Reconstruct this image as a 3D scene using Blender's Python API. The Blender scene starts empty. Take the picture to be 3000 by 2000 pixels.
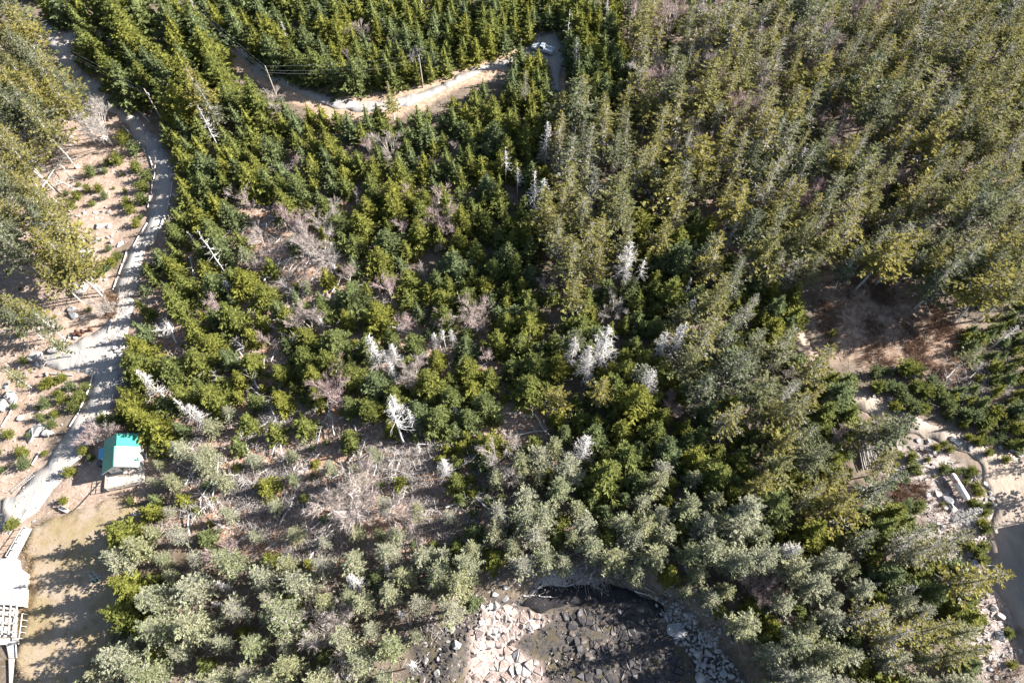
import bpy, bmesh, math, random
import numpy as np
from mathutils import Vector, Matrix
from mathutils.geometry import delaunay_2d_cdt
random.seed(7)
rng = np.random.default_rng(7)
scene = bpy.context.scene
C = scene.collection
PI = math.pi

# ------------------------------------------------------------------ camera, light, exposure
CAM_H = 115.0
TILT = math.radians(28.8)          # off straight down
cd = bpy.data.cameras.new('camera'); cam = bpy.data.objects.new('camera', cd); C.objects.link(cam)
cam.location = (0, 0, CAM_H); cam.rotation_euler = (TILT, 0, 0)
cd.lens = 24.0; cd.sensor_width = 36.0; cd.clip_end = 6000; cd.clip_start = 1
scene.camera = cam

SUN_EL, SUN_AZ = math.radians(29), math.radians(11)     # azimuth measured from +X towards +Y
w = bpy.data.worlds.new('World'); scene.world = w; w.use_nodes = True
nt = w.node_tree; bg = nt.nodes['Background']
sky = nt.nodes.new('ShaderNodeTexSky'); sky.sky_type = 'NISHITA'; sky.sun_disc = False
sky.sun_elevation = SUN_EL; sky.sun_rotation = PI/2 - SUN_AZ
nt.links.new(sky.outputs[0], bg.inputs[0]); bg.inputs[1].default_value = 0.052
sd = bpy.data.lights.new('sun', 'SUN'); sd.energy = 5.0; sd.angle = math.radians(0.5); sd.color = (1.0, 0.97, 0.92)
sun = bpy.data.objects.new('sun', sd); C.objects.link(sun)
sv = Vector((math.cos(SUN_EL)*math.cos(SUN_AZ), math.cos(SUN_EL)*math.sin(SUN_AZ), math.sin(SUN_EL)))
sun.rotation_euler = sv.to_track_quat('Z', 'Y').to_euler(); sun.location = (0, 0, 60)
vs = scene.view_settings; vs.view_transform = 'Standard'; vs.look = 'None'; vs.exposure = 2.0; vs.gamma = 1; vs.use_curve_mapping = False
scene.cycles.max_bounces = 5; scene.cycles.diffuse_bounces = 2; scene.cycles.transmission_bounces = 2

# ------------------------------------------------------------------ geometry of the place
ST, CT = math.sin(TILT), math.cos(TILT)
def gh(x, y):
    x = np.asarray(x, float); y = np.asarray(y, float)
    h = 0.45*np.sin(x/23+1)*np.cos(y/31) + 0.22*np.sin(x/9+y/13)
    d = ((x-15)/25)**2 + ((y+4)/26)**2
    t = np.clip((1.15-d)/0.5, 0, 1); t = t*t*(3-2*t)
    s = np.clip((2-y)/40, 0, 1)
    return h - 3.2*t - 4*s
def unproj(px, py, z=0.0):
    """point of the photograph to the place, on the level z metres above the ground"""
    px = np.asarray(px, float); py = np.asarray(py, float)
    dx = (px-1500)/2000; dy = (1000-py)/2000
    wy = dy*CT + ST; wz = dy*ST - CT
    g = 0.0
    for _ in range(4):
        t = (CAM_H - (z+g))/(-wz)
        x, y = dx*t, wy*t
        g = gh(x, y)
    return x, y
def proj(x, y, z):
    x = np.asarray(x, float)
    zz = np.asarray(z)-CAM_H
    cy = y*CT + zz*ST; cz = -y*ST + zz*CT
    return 1500 + 2000*x/(-cz), 1000 - 2000*cy/(-cz)
def P3(px, py, z=0.0):
    x, y = unproj(px, py, z); return Vector((float(x), float(y), float(gh(x, y))+z))
def wpoly(pts): return [tuple(float(v) for v in unproj(a, b)) for a, b in pts]
def inpoly(x, y, poly):
    x = np.atleast_1d(np.asarray(x, float)); y = np.atleast_1d(np.asarray(y, float)); r = np.zeros(x.shape, bool)
    n = len(poly)
    for i in range(n):
        x0, y0 = poly[i]; x1, y1 = poly[(i+1) % n]
        if y0 == y1: continue
        c = ((y0 > y) != (y1 > y)) & (x < (x1-x0)*(y-y0)/(y1-y0)+x0)
        r ^= c
    return r
def sdist(x, y, poly):
    """signed distance, positive inside"""
    d = np.full(np.shape(x), 1e9)
    n = len(poly)
    for i in range(n):
        x0, y0 = poly[i]; x1, y1 = poly[(i+1) % n]
        ex, ey = x1-x0, y1-y0; L = ex*ex+ey*ey+1e-9
        t = np.clip(((x-x0)*ex+(y-y0)*ey)/L, 0, 1)
        d = np.minimum(d, np.hypot(x-x0-t*ex, y-y0-t*ey))
    return np.where(inpoly(x.ravel(), y.ravel(), poly).reshape(np.shape(x)), d, -d)
def vnoise(x, y, s, seed=0):
    """smooth value noise in -1..1"""
    r = np.random.default_rng(seed).random((64, 64))*2-1
    u, v = np.asarray(x)/s, np.asarray(y)/s
    i, j = np.floor(u).astype(int), np.floor(v).astype(int); fu, fv = u-i, v-j
    fu = fu*fu*(3-2*fu); fv = fv*fv*(3-2*fv)
    g = lambda a, b: r[a % 64, b % 64]
    return (g(i, j)*(1-fu)+g(i+1, j)*fu)*(1-fv)+(g(i, j+1)*(1-fu)+g(i+1, j+1)*fu)*fv

# ------------------------------------------------------------------ materials
def mat(name, col=(0.5, 0.5, 0.5), rough=0.9, col2=None, scale=1.0, bump=0.0, bscale=None, metal=0.0, spec=0.2, detail=6, lo=0.35, hi=0.65, coords='Object', col3=None, scale3=0.2, stretch=None):
    m = bpy.data.materials.new(name); m.use_nodes = True
    n, l = m.node_tree.nodes, m.node_tree.links
    b = n['Principled BSDF']; b.inputs['Roughness'].default_value = rough; b.inputs['Metallic'].default_value = metal
    b.inputs['Specular IOR Level'].default_value = spec
    b.inputs['Base Color'].default_value = (*col, 1)
    tc = n.new('ShaderNodeTexCoord'); src = tc.outputs[coords]
    if stretch:
        mp = n.new('ShaderNodeMapping'); mp.inputs['Scale'].default_value = stretch; l.new(src, mp.inputs[0]); src = mp.outputs[0]
    def noise(sc, d=detail):
        t = n.new('ShaderNodeTexNoise'); t.inputs['Scale'].default_value = sc; t.inputs['Detail'].default_value = d
        t.inputs['Roughness'].default_value = 0.65; l.new(src, t.inputs['Vector']); return t.outputs[0]
    def ramp(f, a, c):
        r = n.new('ShaderNodeMapRange'); r.inputs[1].default_value = a; r.inputs[2].default_value = c; l.new(f, r.inputs[0]); return r.outputs[0]
    def mix(f, a, c):
        x = n.new('ShaderNodeMix'); x.data_type = 'RGBA'
        if hasattr(f, 'is_linked'): l.new(f, x.inputs[0])
        else: x.inputs[0].default_value = f
        for s, k in ((a, 6), (c, 7)):
            if isinstance(s, tuple): x.inputs[k].default_value = (*s, 1)
            else: l.new(s, x.inputs[k])
        return x.outputs[2]
    out = None
    if col2:
        out = mix(ramp(noise(scale), lo, hi), col, col2)
        if col3: out = mix(ramp(noise(scale3, 4), 0.45, 0.6), out, col3)
        l.new(out, b.inputs['Base Color'])
    if bump:
        bp = n.new('ShaderNodeBump'); bp.inputs['Strength'].default_value = 1; bp.inputs['Distance'].default_value = bump
        l.new(noise(bscale or scale*3), bp.inputs['Height']); l.new(bp.outputs[0], b.inputs['Normal'])
    m['h'] = 1
    return m, (n, l, b, noise, ramp, mix)
def M(*a, **k): return mat(*a, **k)[0]

def foliage(name, ca, cb, cc, trans=0.22):
    """needles; each tree takes its own shade between three natural ones"""
    m = bpy.data.materials.new(name); m.use_nodes = True
    n, l = m.node_tree.nodes, m.node_tree.links
    b = n['Principled BSDF']; b.inputs['Roughness'].default_value = 0.9; b.inputs['Specular IOR Level'].default_value = 0.05
    oi = n.new('ShaderNodeObjectInfo'); at = n.new('ShaderNodeAttribute'); at.attribute_name = 'shade'
    ad = n.new('ShaderNodeMath'); ad.operation = 'ADD'; l.new(oi.outputs['Random'], ad.inputs[0]); l.new(at.outputs['Fac'], ad.inputs[1])
    fr = n.new('ShaderNodeMath'); fr.operation = 'FRACT'; l.new(ad.outputs[0], fr.inputs[0])
    rp = n.new('ShaderNodeValToRGB'); l.new(fr.outputs[0], rp.inputs[0])
    e = rp.color_ramp.elements; e[0].color = (*ca, 1); e[0].position = 0.1; e[1].color = (*cc, 1); e[1].position = 0.95
    x = rp.color_ramp.elements.new(0.55); x.color = (*cb, 1)
    g = n.new('ShaderNodeNewGeometry')
    ns = n.new('ShaderNodeTexNoise'); ns.inputs['Scale'].default_value = 1.1; ns.inputs['Detail'].default_value = 3; l.new(g.outputs['Position'], ns.inputs['Vector'])
    mr = n.new('ShaderNodeMapRange'); mr.inputs[1].default_value = 0.3; mr.inputs[2].default_value = 0.7; mr.inputs[3].default_value = 0.72; mr.inputs[4].default_value = 1.3
    l.new(ns.outputs[0], mr.inputs[0])
    hs = n.new('ShaderNodeHueSaturation'); l.new(rp.outputs[0], hs.inputs['Color']); l.new(mr.outputs[0], hs.inputs['Value'])
    l.new(hs.outputs[0], b.inputs['Base Color'])
    tr = n.new('ShaderNodeBsdfTranslucent'); l.new(hs.outputs[0], tr.inputs[0])
    mx = n.new('ShaderNodeMixShader'); mx.inputs[0].default_value = trans
    l.new(b.outputs[0], mx.inputs[1]); l.new(tr.outputs[0], mx.inputs[2]); l.new(mx.outputs[0], n['Material Output'].inputs[0])
    return m

F_YOUNG = foliage('young_needles', (0.185, 0.185, 0.040), (0.145, 0.16, 0.045), (0.13, 0.155, 0.072), 0.36)
F_TALL = foliage('old_needles', (0.215, 0.19, 0.05), (0.165, 0.16, 0.06), (0.115, 0.13, 0.07), 0.34)
F_GREY = foliage('grey_needles', (0.25, 0.25, 0.13), (0.28, 0.28, 0.19), (0.20, 0.215, 0.11), 0.3)
F_LICHEN = foliage('lichen_twigs', (0.30, 0.275, 0.23), (0.25, 0.235, 0.20), (0.34, 0.31, 0.28), 0.15)
F_TWIG = foliage('birch_twigs', (0.36, 0.265, 0.25), (0.38, 0.30, 0.275), (0.38, 0.34, 0.31), 0.15)
F_REDBRUSH = foliage('red_brush', (0.22, 0.12, 0.07), (0.26, 0.17, 0.11), (0.17, 0.12, 0.09), 0.15)
F_DRY = foliage('dry_grass_blades', (0.42, 0.30, 0.16), (0.34, 0.25, 0.14), (0.38, 0.30, 0.19), 0.2)
M_BARK = M('bark', (0.20, 0.165, 0.14), col2=(0.34, 0.30, 0.27), scale=3, bump=0.03, stretch=(1, 1, 0.3))
M_DEAD = M('silver_deadwood', (0.58, 0.55, 0.52), col2=(0.38, 0.35, 0.33), scale=1.2)
M_STICK = M('grey_sticks', (0.42, 0.38, 0.355), col2=(0.22, 0.19, 0.175), scale=0.7)
M_BIRCH = M('pale_birch_bark', (0.66, 0.60, 0.55), col2=(0.5, 0.44, 0.40), scale=4)
M_ROCKS = [M('granite_pale', (0.41, 0.385, 0.36), col2=(0.27, 0.255, 0.24), scale=1.2, bump=0.06, col3=(0.24, 0.22, 0.21), scale3=0.7),
           M('granite_grey', (0.36, 0.35, 0.35), col2=(0.24, 0.24, 0.25), scale=1.4, bump=0.06, col3=(0.42, 0.38, 0.35), scale3=0.5),
           M('granite_pink', (0.36, 0.275, 0.235), col2=(0.22, 0.165, 0.14), scale=1.0, bump=0.25, bscale=1.2, col3=(0.40, 0.34, 0.31), scale3=0.6),
           M('wet_dark_stone', (0.035, 0.034, 0.038), rough=0.45, col2=(0.075, 0.062, 0.055), scale=1.0, bump=0.05, col3=(0.028, 0.028, 0.03), scale3=0.5),
           M('brown_stone', (0.10, 0.08, 0.068), col2=(0.06, 0.05, 0.045), scale=1.3, bump=0.05, col3=(0.2, 0.17, 0.15), scale3=0.5)]

# ------------------------------------------------------------------ mesh helpers
def mesh_from(name, V, F, mats, mi=None, smooth=False, shade=None):
    """V: list/array of points, F: list of index tuples or an (n,3) array"""
    me = bpy.data.meshes.new(name)
    V = np.asarray(V, np.float32).reshape(-1, 3)
    if isinstance(F, np.ndarray):
        n = len(F); k = F.shape[1]
        me.vertices.add(len(V)); me.vertices.foreach_set('co', V.ravel())
        me.loops.add(n*k); me.loops.foreach_set('vertex_index', F.astype(np.int32).ravel())
        me.polygons.add(n); me.polygons.foreach_set('loop_start', np.arange(0, n*k, k, dtype=np.int32))
        me.polygons.foreach_set('loop_total', np.full(n, k, np.int32))
    else:
        me.from_pydata([tuple(v) for v in V.tolist()], [], F)
    for m in mats: me.materials.append(m)
    if mi is not None: me.polygons.foreach_set('material_index', np.asarray(mi, np.int32))
    if shade is not None:
        a = me.attributes.new('shade', 'FLOAT', 'POINT'); a.data.foreach_set('value', np.asarray(shade, np.float32))
    me.update(calc_edges=True)
    if smooth: me.polygons.foreach_set('use_smooth', np.ones(len(me.polygons), bool))
    return me
def link(name, data, parent=None, loc=None, rot=None, scl=None):
    o = bpy.data.objects.new(name, data); C.objects.link(o)
    if parent: o.parent = parent
    if loc is not None: o.location = loc
    if rot is not None: o.rotation_euler = rot
    if scl is not None: o.scale = scl
    return o
def tag(o, label, cat, group=None):
    o['label'] = label; o['category'] = cat
    if group: o['group'] = group
    return o
def thing(name, label, cat, loc=(0, 0, 0), rz=0, group=None):
    return tag(link(name, None, None, loc, (0, 0, rz)), label, cat, group)

class MB:
    """collects boxes, bars, tubes; builds one mesh"""
    def __init__(s): s.V = []; s.F = []
    def add(s, V, F):
        o = len(s.V); s.V += [tuple(v) for v in V]; s.F += [tuple(i+o for i in f) for f in F]; return s
    def box(s, x0, x1, y0, y1, z0, z1):
        return s.add([(x0, y0, z0), (x1, y0, z0), (x1, y1, z0), (x0, y1, z0), (x0, y0, z1), (x1, y0, z1), (x1, y1, z1), (x0, y1, z1)],
                     [(0, 3, 2, 1), (4, 5, 6, 7), (0, 1, 5, 4), (1, 2, 6, 5), (2, 3, 7, 6), (3, 0, 4, 7)])
    def tube(s, pts, rads, n=6, cap=True):
        pts = [Vector(p) for p in pts]; V = []; F = []
        if not hasattr(rads, '__len__'): rads = [rads]*len(pts)
        for i, p in enumerate(pts):
            d = (pts[min(i+1, len(pts)-1)]-pts[max(i-1, 0)])
            if d.length < 1e-6: d = Vector((0, 0, 1))
            d.normalize(); u = d.cross(Vector((0, 0, 1)) if abs(d.z) < 0.95 else Vector((1, 0, 0))).normalized(); v = d.cross(u)
            for k in range(n):
                a = 2*PI*k/n; V.append(p+(u*math.cos(a)+v*math.sin(a))*rads[i])
        for i in range(len(pts)-1):
            for k in range(n):
                F.append((i*n+k, i*n+(k+1) % n, (i+1)*n+(k+1) % n, (i+1)*n+k))
        if cap: F.append(tuple(range(n))[::-1]); F.append(tuple((len(pts)-1)*n+k for k in range(n)))
        return s.add(V, F)
    def bar(s, a, b, w, h):
        a, b = Vector(a), Vector(b); d = (b-a).normalized()
        u = d.cross(Vector((0, 0, 1)) if abs(d.z) < 0.95 else Vector((1, 0, 0))).normalized()*w/2; v = d.cross(u).normalized()*h/2
        return s.add([a-u-v, a+u-v, a+u+v, a-u+v, b-u-v, b+u-v, b+u+v, b-u+v],
                     [(0, 3, 2, 1), (4, 5, 6, 7), (0, 1, 5, 4), (1, 2, 6, 5), (2, 3, 7, 6), (3, 0, 4, 7)])
    def build(s, name, m, parent=None, loc=None, smooth=False, rot=None):
        return link(name, mesh_from(name, s.V, s.F, [m], smooth=smooth), parent, loc, rot)

# ------------------------------------------------------------------ the ground
ROAD_A = [(116, 70), (192, 84), (205, 150), (230, 190), (300, 250), (345, 275), (400, 330), (440, 390), (485, 440), (505, 500), (500, 560), (498, 600), (478, 650), (455, 700), (430, 720),
          (415, 790), (400, 850), (385, 900), (385, 940), (368, 1000), (362, 1050), (355, 1110), (325, 1180), (300, 1240), (262, 1300), (225, 1350), (180, 1400), (150, 1450), (100, 1500), (70, 1530), (0, 1560),
          (0, 1470), (40, 1450), (90, 1400), (150, 1340), (175, 1290), (215, 1230), (250, 1170), (268, 1110), (262, 1096), (165, 1085), (90, 1075), (90, 1050), (190, 1015), (255, 985), (330, 930), (338, 880),
          (345, 840), (352, 780), (380, 730), (412, 690), (430, 640), (442, 590), (446, 540), (448, 500), (440, 460), (400, 410), (370, 360), (310, 320), (255, 280), (215, 240), (185, 200), (165, 160), (130, 110)]
ROAD_B = [(180, 92), (300, 88), (430, 90), (480, 92), (600, 105), (700, 120), (760, 185), (830, 220), (890, 250), (960, 275), (1060, 300), (1170, 285), (1240, 270), (1290, 248), (1370, 208), (1450, 178), (1495, 168), (1546, 134), (1560, 122),
          (1590, 95), (1622, 80), (1640, 110), (1665, 140), (1662, 175), (1645, 210), (1638, 250), (1640, 290), (1600, 290), (1608, 240), (1606, 200), (1592, 172), (1555, 164), (1500, 192), (1440, 205), (1400, 214), (1330, 250), (1270, 275), (1230, 300), (1170, 318), (1060, 330),
          (960, 312), (890, 280), (820, 245), (740, 210), (690, 150), (600, 130), (480, 122), (430, 118), (300, 120), (180, 125)]
YARD = [(2470, 1120), (2540, 1152), (2640, 1200), (2730, 1245), (2810, 1263), (2900, 1308), (3000, 1350), (3120, 1380), (3150, 1900), (3020, 1860), (2930, 1760), (2905, 1680), (2895, 1600), (2905, 1540), (2925, 1480), (2880, 1420), (2865, 1350), (2780, 1310), (2700, 1280), (2600, 1240), (2480, 1185)]
TRACK = [(2300, 955), (2339, 955), (2375, 1005), (2405, 1055), (2380, 1080), (2345, 1035), (2310, 985)]
TRAIL = [(2010, 575), (2040, 600), (2080, 660), (2060, 670), (2020, 620), (1995, 585)]
LAWN = [(95, 1545), (150, 1515), (215, 1500), (300, 1470), (395, 1440), (430, 1500), (430, 1600), (390, 1700), (380, 1800), (320, 1880), (260, 2010), (30, 2010), (55, 1850), (78, 1700), (92, 1660), (60, 1600)]
DIRT = [(60, 330), (215, 340), (330, 330), (420, 420), (440, 520), (430, 640), (350, 760), (330, 900), (250, 1100), (160, 1300), (120, 1520), (0, 1640), (-60, 1640), (-60, 600), (0, 400)]
CABINYARD = [(290, 1240), (420, 1290), (460, 1400), (430, 1480), (330, 1500), (170, 1500), (150, 1450), (230, 1350)]
BRUSH = [(560, 1260), (800, 1170), (1000, 1200), (1150, 1190), (1250, 1240), (1500, 1290), (1540, 1400), (1480, 1600), (1150, 1600), (900, 1640), (650, 1620), (560, 1520), (480, 1400)]
BRUSH2 = [(660, 620), (740, 570), (960, 640), (990, 740), (920, 880), (760, 900), (690, 830), (640, 700)]
BRUSH3 = [(770, 440), (870, 440), (880, 500), (780, 500)]
BRUSH4 = [(770, 0), (880, 20), (880, 90), (800, 60)]
BRUSH5 = [(1010, 60), (1090, 20), (1170, 40), (1120, 110), (1040, 110)]
RED = [(2380, 870), (2440, 820), (2600, 790), (2700, 840), (2800, 940), (2900, 1040), (2880, 1130), (2750, 1140), (2560, 1080), (2450, 1050), (2400, 960)]
RUBBLE = [(2620, 1300), (2760, 1310), (2860, 1400), (2910, 1500), (2890, 1650), (2960, 1850), (3000, 2000), (2870, 2000), (2800, 1700), (2720, 1560), (2700, 1450), (2600, 1400)]
COVE = [(1240, 1860), (1330, 1830), (1400, 1800), (1440, 1740), (1530, 1735), (1600, 1700), (1760, 1690), (1900, 1740), (1960, 1790), (2060, 1850), (2130, 1920), (2200, 2010), (2250, 2100), (1180, 2100), (1190, 1990)]
BEACH = [(1560, 1745), (1580, 1700), (1620, 1670), (1740, 1680), (1790, 1700), (1770, 1720), (1640, 1735)]
WRACK = [(1520, 1765), (1600, 1728), (1700, 1715), (1800, 1712), (1890, 1740), (1960, 1800), (1985, 1830), (1940, 1810), (1880, 1765), (1760, 1760), (1650, 1772), (1560, 1795)]
PALE = [(1390, 1840), (1440, 1770), (1520, 1790), (1600, 1800), (1640, 1810), (1560, 1850), (1500, 1880), (1400, 1900)]
LEDGE = [(1385, 1850), (1420, 1790), (1500, 1800), (1580, 1830), (1500, 1870), (1500, 1900), (1590, 1950), (1600, 2010), (1370, 2010)]
GOLD = [(1590, 1940), (1740, 1890), (1760, 1910), (1650, 1990), (1600, 2010)]

xs = np.concatenate([[-3000, -1200, -500, -250], np.arange(-170, 170.1, 0.8), [250, 500, 1200, 3000]])
ys = np.concatenate([[-3000, -1200, -400, -120, -60], np.arange(-20, 200.1, 0.8), [260, 420, 900, 3000]])
X, Y = np.meshgrid(xs, ys); Z = gh(X, Y)
far = (np.abs(X) > 171) | (Y > 201) | (Y < -21)
jit = np.where(far, 0, 1)
Xj = X + jit*vnoise(X*7, Y*7, 5, 3)*0.15

nx, ny = len(xs), len(ys)
idx = np.arange(nx*ny).reshape(ny, nx)
F = np.stack([idx[:-1, :-1], idx[:-1, 1:], idx[1:, 1:], idx[1:, :-1]], -1).reshape(-1, 4)
def zone(poly, soft=2.0, nz=1.6, seed=1):
    p = wpoly(poly); d = np.full(X.shape, -99.0)
    bx = [q[0] for q in p]; by = [q[1] for q in p]
    sel = (X > min(bx)-9) & (X < max(bx)+9) & (Y > min(by)-9) & (Y < max(by)+9)
    d[sel] = sdist(X[sel], Y[sel], p)
    d = d + vnoise(X, Y, 1.9, seed)*nz + vnoise(X, Y, 5.1, seed+1)*nz
    return np.clip(0.5+d/soft, 0, 1)
zdirt = np.maximum(zone(DIRT, 3), zone(CABINYARD, 2))
OPEN1 = [(2040, 330), (2150, 330), (2170, 390), (2060, 400)]; OPEN2 = [(1860, 380), (1960, 370), (1960, 460), (1880, 470)]; OPEN3 = [(2020, 600), (2250, 560), (2330, 700), (2150, 780)]
LOWG = [(400, 740), (520, 620), (700, 560), (1000, 600), (1250, 900), (1600, 1000), (1600, 1300), (500, 1300), (340, 1200)]
zlit = np.maximum.reduce([zone(BRUSH, 6, 3), 0.8*zone(LOWG, 6, 3), zone(BRUSH2, 4), zone(BRUSH3, 3), zone(BRUSH4, 3), zone(BRUSH5, 3), zone(OPEN1, 5), zone(OPEN2, 5), 0.6*zone(OPEN3, 5)])
for rd in (ROAD_B, ROAD_A, YARD): zdirt = np.maximum(zdirt, 0.85*np.clip(zone(rd, 2.5, 0.8)+0, 0, 1))
p_b = wpoly(ROAD_B); dB = np.full(X.shape, -99.0); selB = (np.abs(X) < 120) & (Y > 80); dB[selB] = sdist(X[selB], Y[selB], p_b)
zverge = np.clip((dB+3.2+vnoise(X, Y, 3, 9)*1.5)/1.2, 0, 1)
zred = zone(RED, 4); zrub = zone(RUBBLE, 3)
zcove = zone(COVE, 1.2, 0.8); zbeach = zone(BEACH, 1.0, 0.5)
flat = np.zeros(X.shape)
for rd in (ROAD_A, ROAD_B, YARD, TRACK, TRAIL, LAWN, WRACK): flat = np.maximum(flat, zone(rd, 9, 0.0)*2.2)
Z = Z + jit*(vnoise(X, Y, 2.3, 4)*0.16+vnoise(X, Y, 6.1, 8)*0.12)*(1-np.clip(flat, 0, 1))
gme = mesh_from('forest_floor', np.stack([Xj, Y, Z], -1).reshape(-1, 3), F, [], smooth=True)
for nm, arr in (('dirt', zdirt), ('litter', zlit), ('verge', zverge), ('redbrush', zred), ('rubble', zrub), ('cove', zcove), ('beach', zbeach), ('ledge', np.maximum(zone(LEDGE, 1, .4), zone(PALE, 1, .5)))):
    a = gme.attributes.new(nm, 'FLOAT', 'POINT'); a.data.foreach_set('value', arr.astype(np.float32).ravel())
gm, (n, l, b, noise, ramp, mix) = mat('ground_soil', bump=0.12, scale=1.0, bscale=1.6)
def attr(nm):
    a = n.new('ShaderNodeAttribute'); a.attribute_name = nm; return a.outputs['Fac']
col = mix(ramp(noise(0.5), 0.4, 0.6), (0.10, 0.075, 0.05), (0.17, 0.13, 0.10))
col = mix(ramp(noise(2.5), 0.55, 0.7), col, (0.23, 0.20, 0.17))
lit = mix(ramp(noise(0.45), 0.42, 0.58), (0.33, 0.17, 0.09), (0.30, 0.22, 0.17))
lit = mix(ramp(noise(1.3), 0.52, 0.6), lit, (0.11, 0.075, 0.055))
lit = mix(ramp(noise(2.6), 0.53, 0.6), lit, (0.44, 0.39, 0.35))
col = mix(attr('litter'), col, lit)
drt = mix(ramp(noise(0.6), 0.38, 0.62), (0.265, 0.185, 0.135), (0.345, 0.26, 0.205))
drt = mix(ramp(noise(1.9), 0.56, 0.66), drt, (0.44, 0.38, 0.34))
drt = mix(ramp(noise(1.1), 0.6, 0.72), drt, (0.24, 0.17, 0.12))
col = mix(attr('dirt'), col, drt)
vg = mix(ramp(noise(1.2), 0.4, 0.6), (0.32, 0.21, 0.145), (0.42, 0.31, 0.225))
col = mix(attr('verge'), col, vg)
rd_ = mix(ramp(noise(1.0), 0.4, 0.6), (0.24, 0.15, 0.105), (0.36, 0.27, 0.20))
col = mix(attr('redbrush'), col, rd_)
rb = mix(ramp(noise(1.6), 0.4, 0.6), (0.25, 0.19, 0.16), (0.40, 0.35, 0.32))
col = mix(attr('rubble'), col, rb)
cv = mix(ramp(noise(1.6), 0.4, 0.62), (0.035, 0.033, 0.036), (0.10, 0.082, 0.065))
cv = mix(ramp(noise(0.35), 0.5, 0.6), cv, (0.085, 0.068, 0.04))
cv = mix(ramp(noise(4.0), 0.55, 0.65), cv, (0.10, 0.09, 0.08))
col = mix(attr('cove'), col, cv)
bc = mix(ramp(noise(6.0), 0.4, 0.6), (0.20, 0.18, 0.17), (0.36, 0.34, 0.33))
col = mix(attr('beach'), col, bc)
lg = mix(ramp(noise(1.5), 0.4, 0.6), (0.36, 0.27, 0.235), (0.20, 0.15, 0.13))
col = mix(attr('ledge'), col, lg)
l.new(col, b.inputs['Base Color'])
gme.materials.append(gm)
o = link('forest_floor', gme); o['kind'] = 'structure'

def sheet(name, poly, m, lift, step=2.0, rough_edge=0.6, seed=5):
    """a ground sheet that follows the terrain, with an uneven outline"""
    p = wpoly(poly); bd = []
    for i in range(len(p)):
        a, c = p[i], p[(i+1) % len(p)]; L = math.hypot(c[0]-a[0], c[1]-a[1]); k = max(1, int(L/0.7))
        for j in range(k):
            t = j/k; x = a[0]+(c[0]-a[0])*t; y = a[1]+(c[1]-a[1])*t
            bd.append((x+rough_edge*float(vnoise(x, y, 1.6, seed)), y+rough_edge*float(vnoise(x+50, y, 1.6, seed))))
    bx = [q[0] for q in bd]; by = [q[1] for q in bd]
    gx, gy = np.meshgrid(np.arange(min(bx), max(bx), step), np.arange(min(by), max(by), step))
    gx = gx.ravel(); gy = gy.ravel(); k = sdist(gx, gy, bd) > 0.5
    vv = [Vector(q) for q in bd]+[Vector((float(a), float(c))) for a, c in zip(gx[k], gy[k])]
    nb = len(bd)
    r = delaunay_2d_cdt(vv, [(i, (i+1) % nb) for i in range(nb)], [], 1, 1e-4)
    V = np.array([(q[0], q[1]) for q in r[0]])
    z = gh(V[:, 0], V[:, 1])+lift
    me = mesh_from(name, np.column_stack([V, z]), [tuple(f) for f in r[2]], [m], smooth=True)
    bm = bmesh.new(); bm.from_mesh(me); bmesh.ops.recalc_face_normals(bm, faces=bm.faces)
    if sum(f.normal.z for f in bm.faces) < 0: bmesh.ops.reverse_faces(bm, faces=bm.faces)
    ex = bmesh.ops.extrude_edge_only(bm, edges=[e for e in bm.edges if e.is_boundary])
    for v in ex['geom']:
        if isinstance(v, bmesh.types.BMVert): v.co.z -= 0.15
    bm.to_mesh(me); bm.free()
    o = link(name, me); o['kind'] = 'structure'; return o
M_GRAVEL = M('pale_gravel', (0.255, 0.24, 0.23), col2=(0.40, 0.375, 0.35), scale=1.6, bump=0.05, bscale=5, col3=(0.36, 0.31, 0.265), scale3=0.8, stretch=(1, 0.16, 1))
M_YARD = M('sandy_gravel', (0.31, 0.24, 0.185), col2=(0.37, 0.30, 0.235), scale=0.7, bump=0.12, bscale=2, col3=(0.27, 0.22, 0.18), scale3=0.2, stretch=(1, 0.5, 1))
M_LAWN, (n, l, b, noise, ramp, mix) = mat('dry_lawn', bump=0.05, scale=1, bscale=4)
c1 = mix(ramp(noise(0.22, 4), 0.4, 0.6), (0.235, 0.165, 0.09), (0.24, 0.19, 0.095))
c1 = mix(ramp(noise(4), 0.45, 0.65), c1, (0.28, 0.215, 0.14))
c1 = mix(ramp(noise(0.12), 0.45, 0.58), c1, (0.30, 0.235, 0.175))
c1 = mix(ramp(noise(0.5), 0.55, 0.66), c1, (0.19, 0.145, 0.085))
c1 = mix(ramp(noise(0.9), 0.6, 0.72), c1, (0.20, 0.15, 0.105)); l.new(c1, b.inputs['Base Color'])
M_WRACK = M('dark_seaweed', (0.014, 0.014, 0.017), rough=0.8, col2=(0.03, 0.026, 0.026), scale=2, bump=0.08, bscale=4)
sheet('driveway', ROAD_A, M_GRAVEL, 0.05)
sheet('upper_road', ROAD_B, M_GRAVEL, 0.06)
sheet('gravel_yard', YARD, M_YARD, 0.05)
sheet('dirt_track', TRACK, M('trodden_soil', (0.25, 0.18, 0.135), col2=(0.33, 0.25, 0.19), scale=0.8, bump=0.06, bscale=2), 0.05)
sheet('footpath', TRAIL, M_YARD, 0.05)
sheet('lawn', LAWN, M_LAWN, 0.05)
sheet('seaweed_wrack', WRACK, M_WRACK, 0.08, 1.0)
wm = M('sea_water', (0.02, 0.03, 0.035), rough=0.12, spec=0.5, bump=0.05, scale=0.5)
o = link('sea', mesh_from('sea', [(-3000, -3000, -4.2), (3000, -3000, -4.2), (3000, -8, -4.2), (-3000, -8, -4.2)], [(0, 1, 2, 3)], [wm])); o['kind'] = 'structure'

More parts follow.
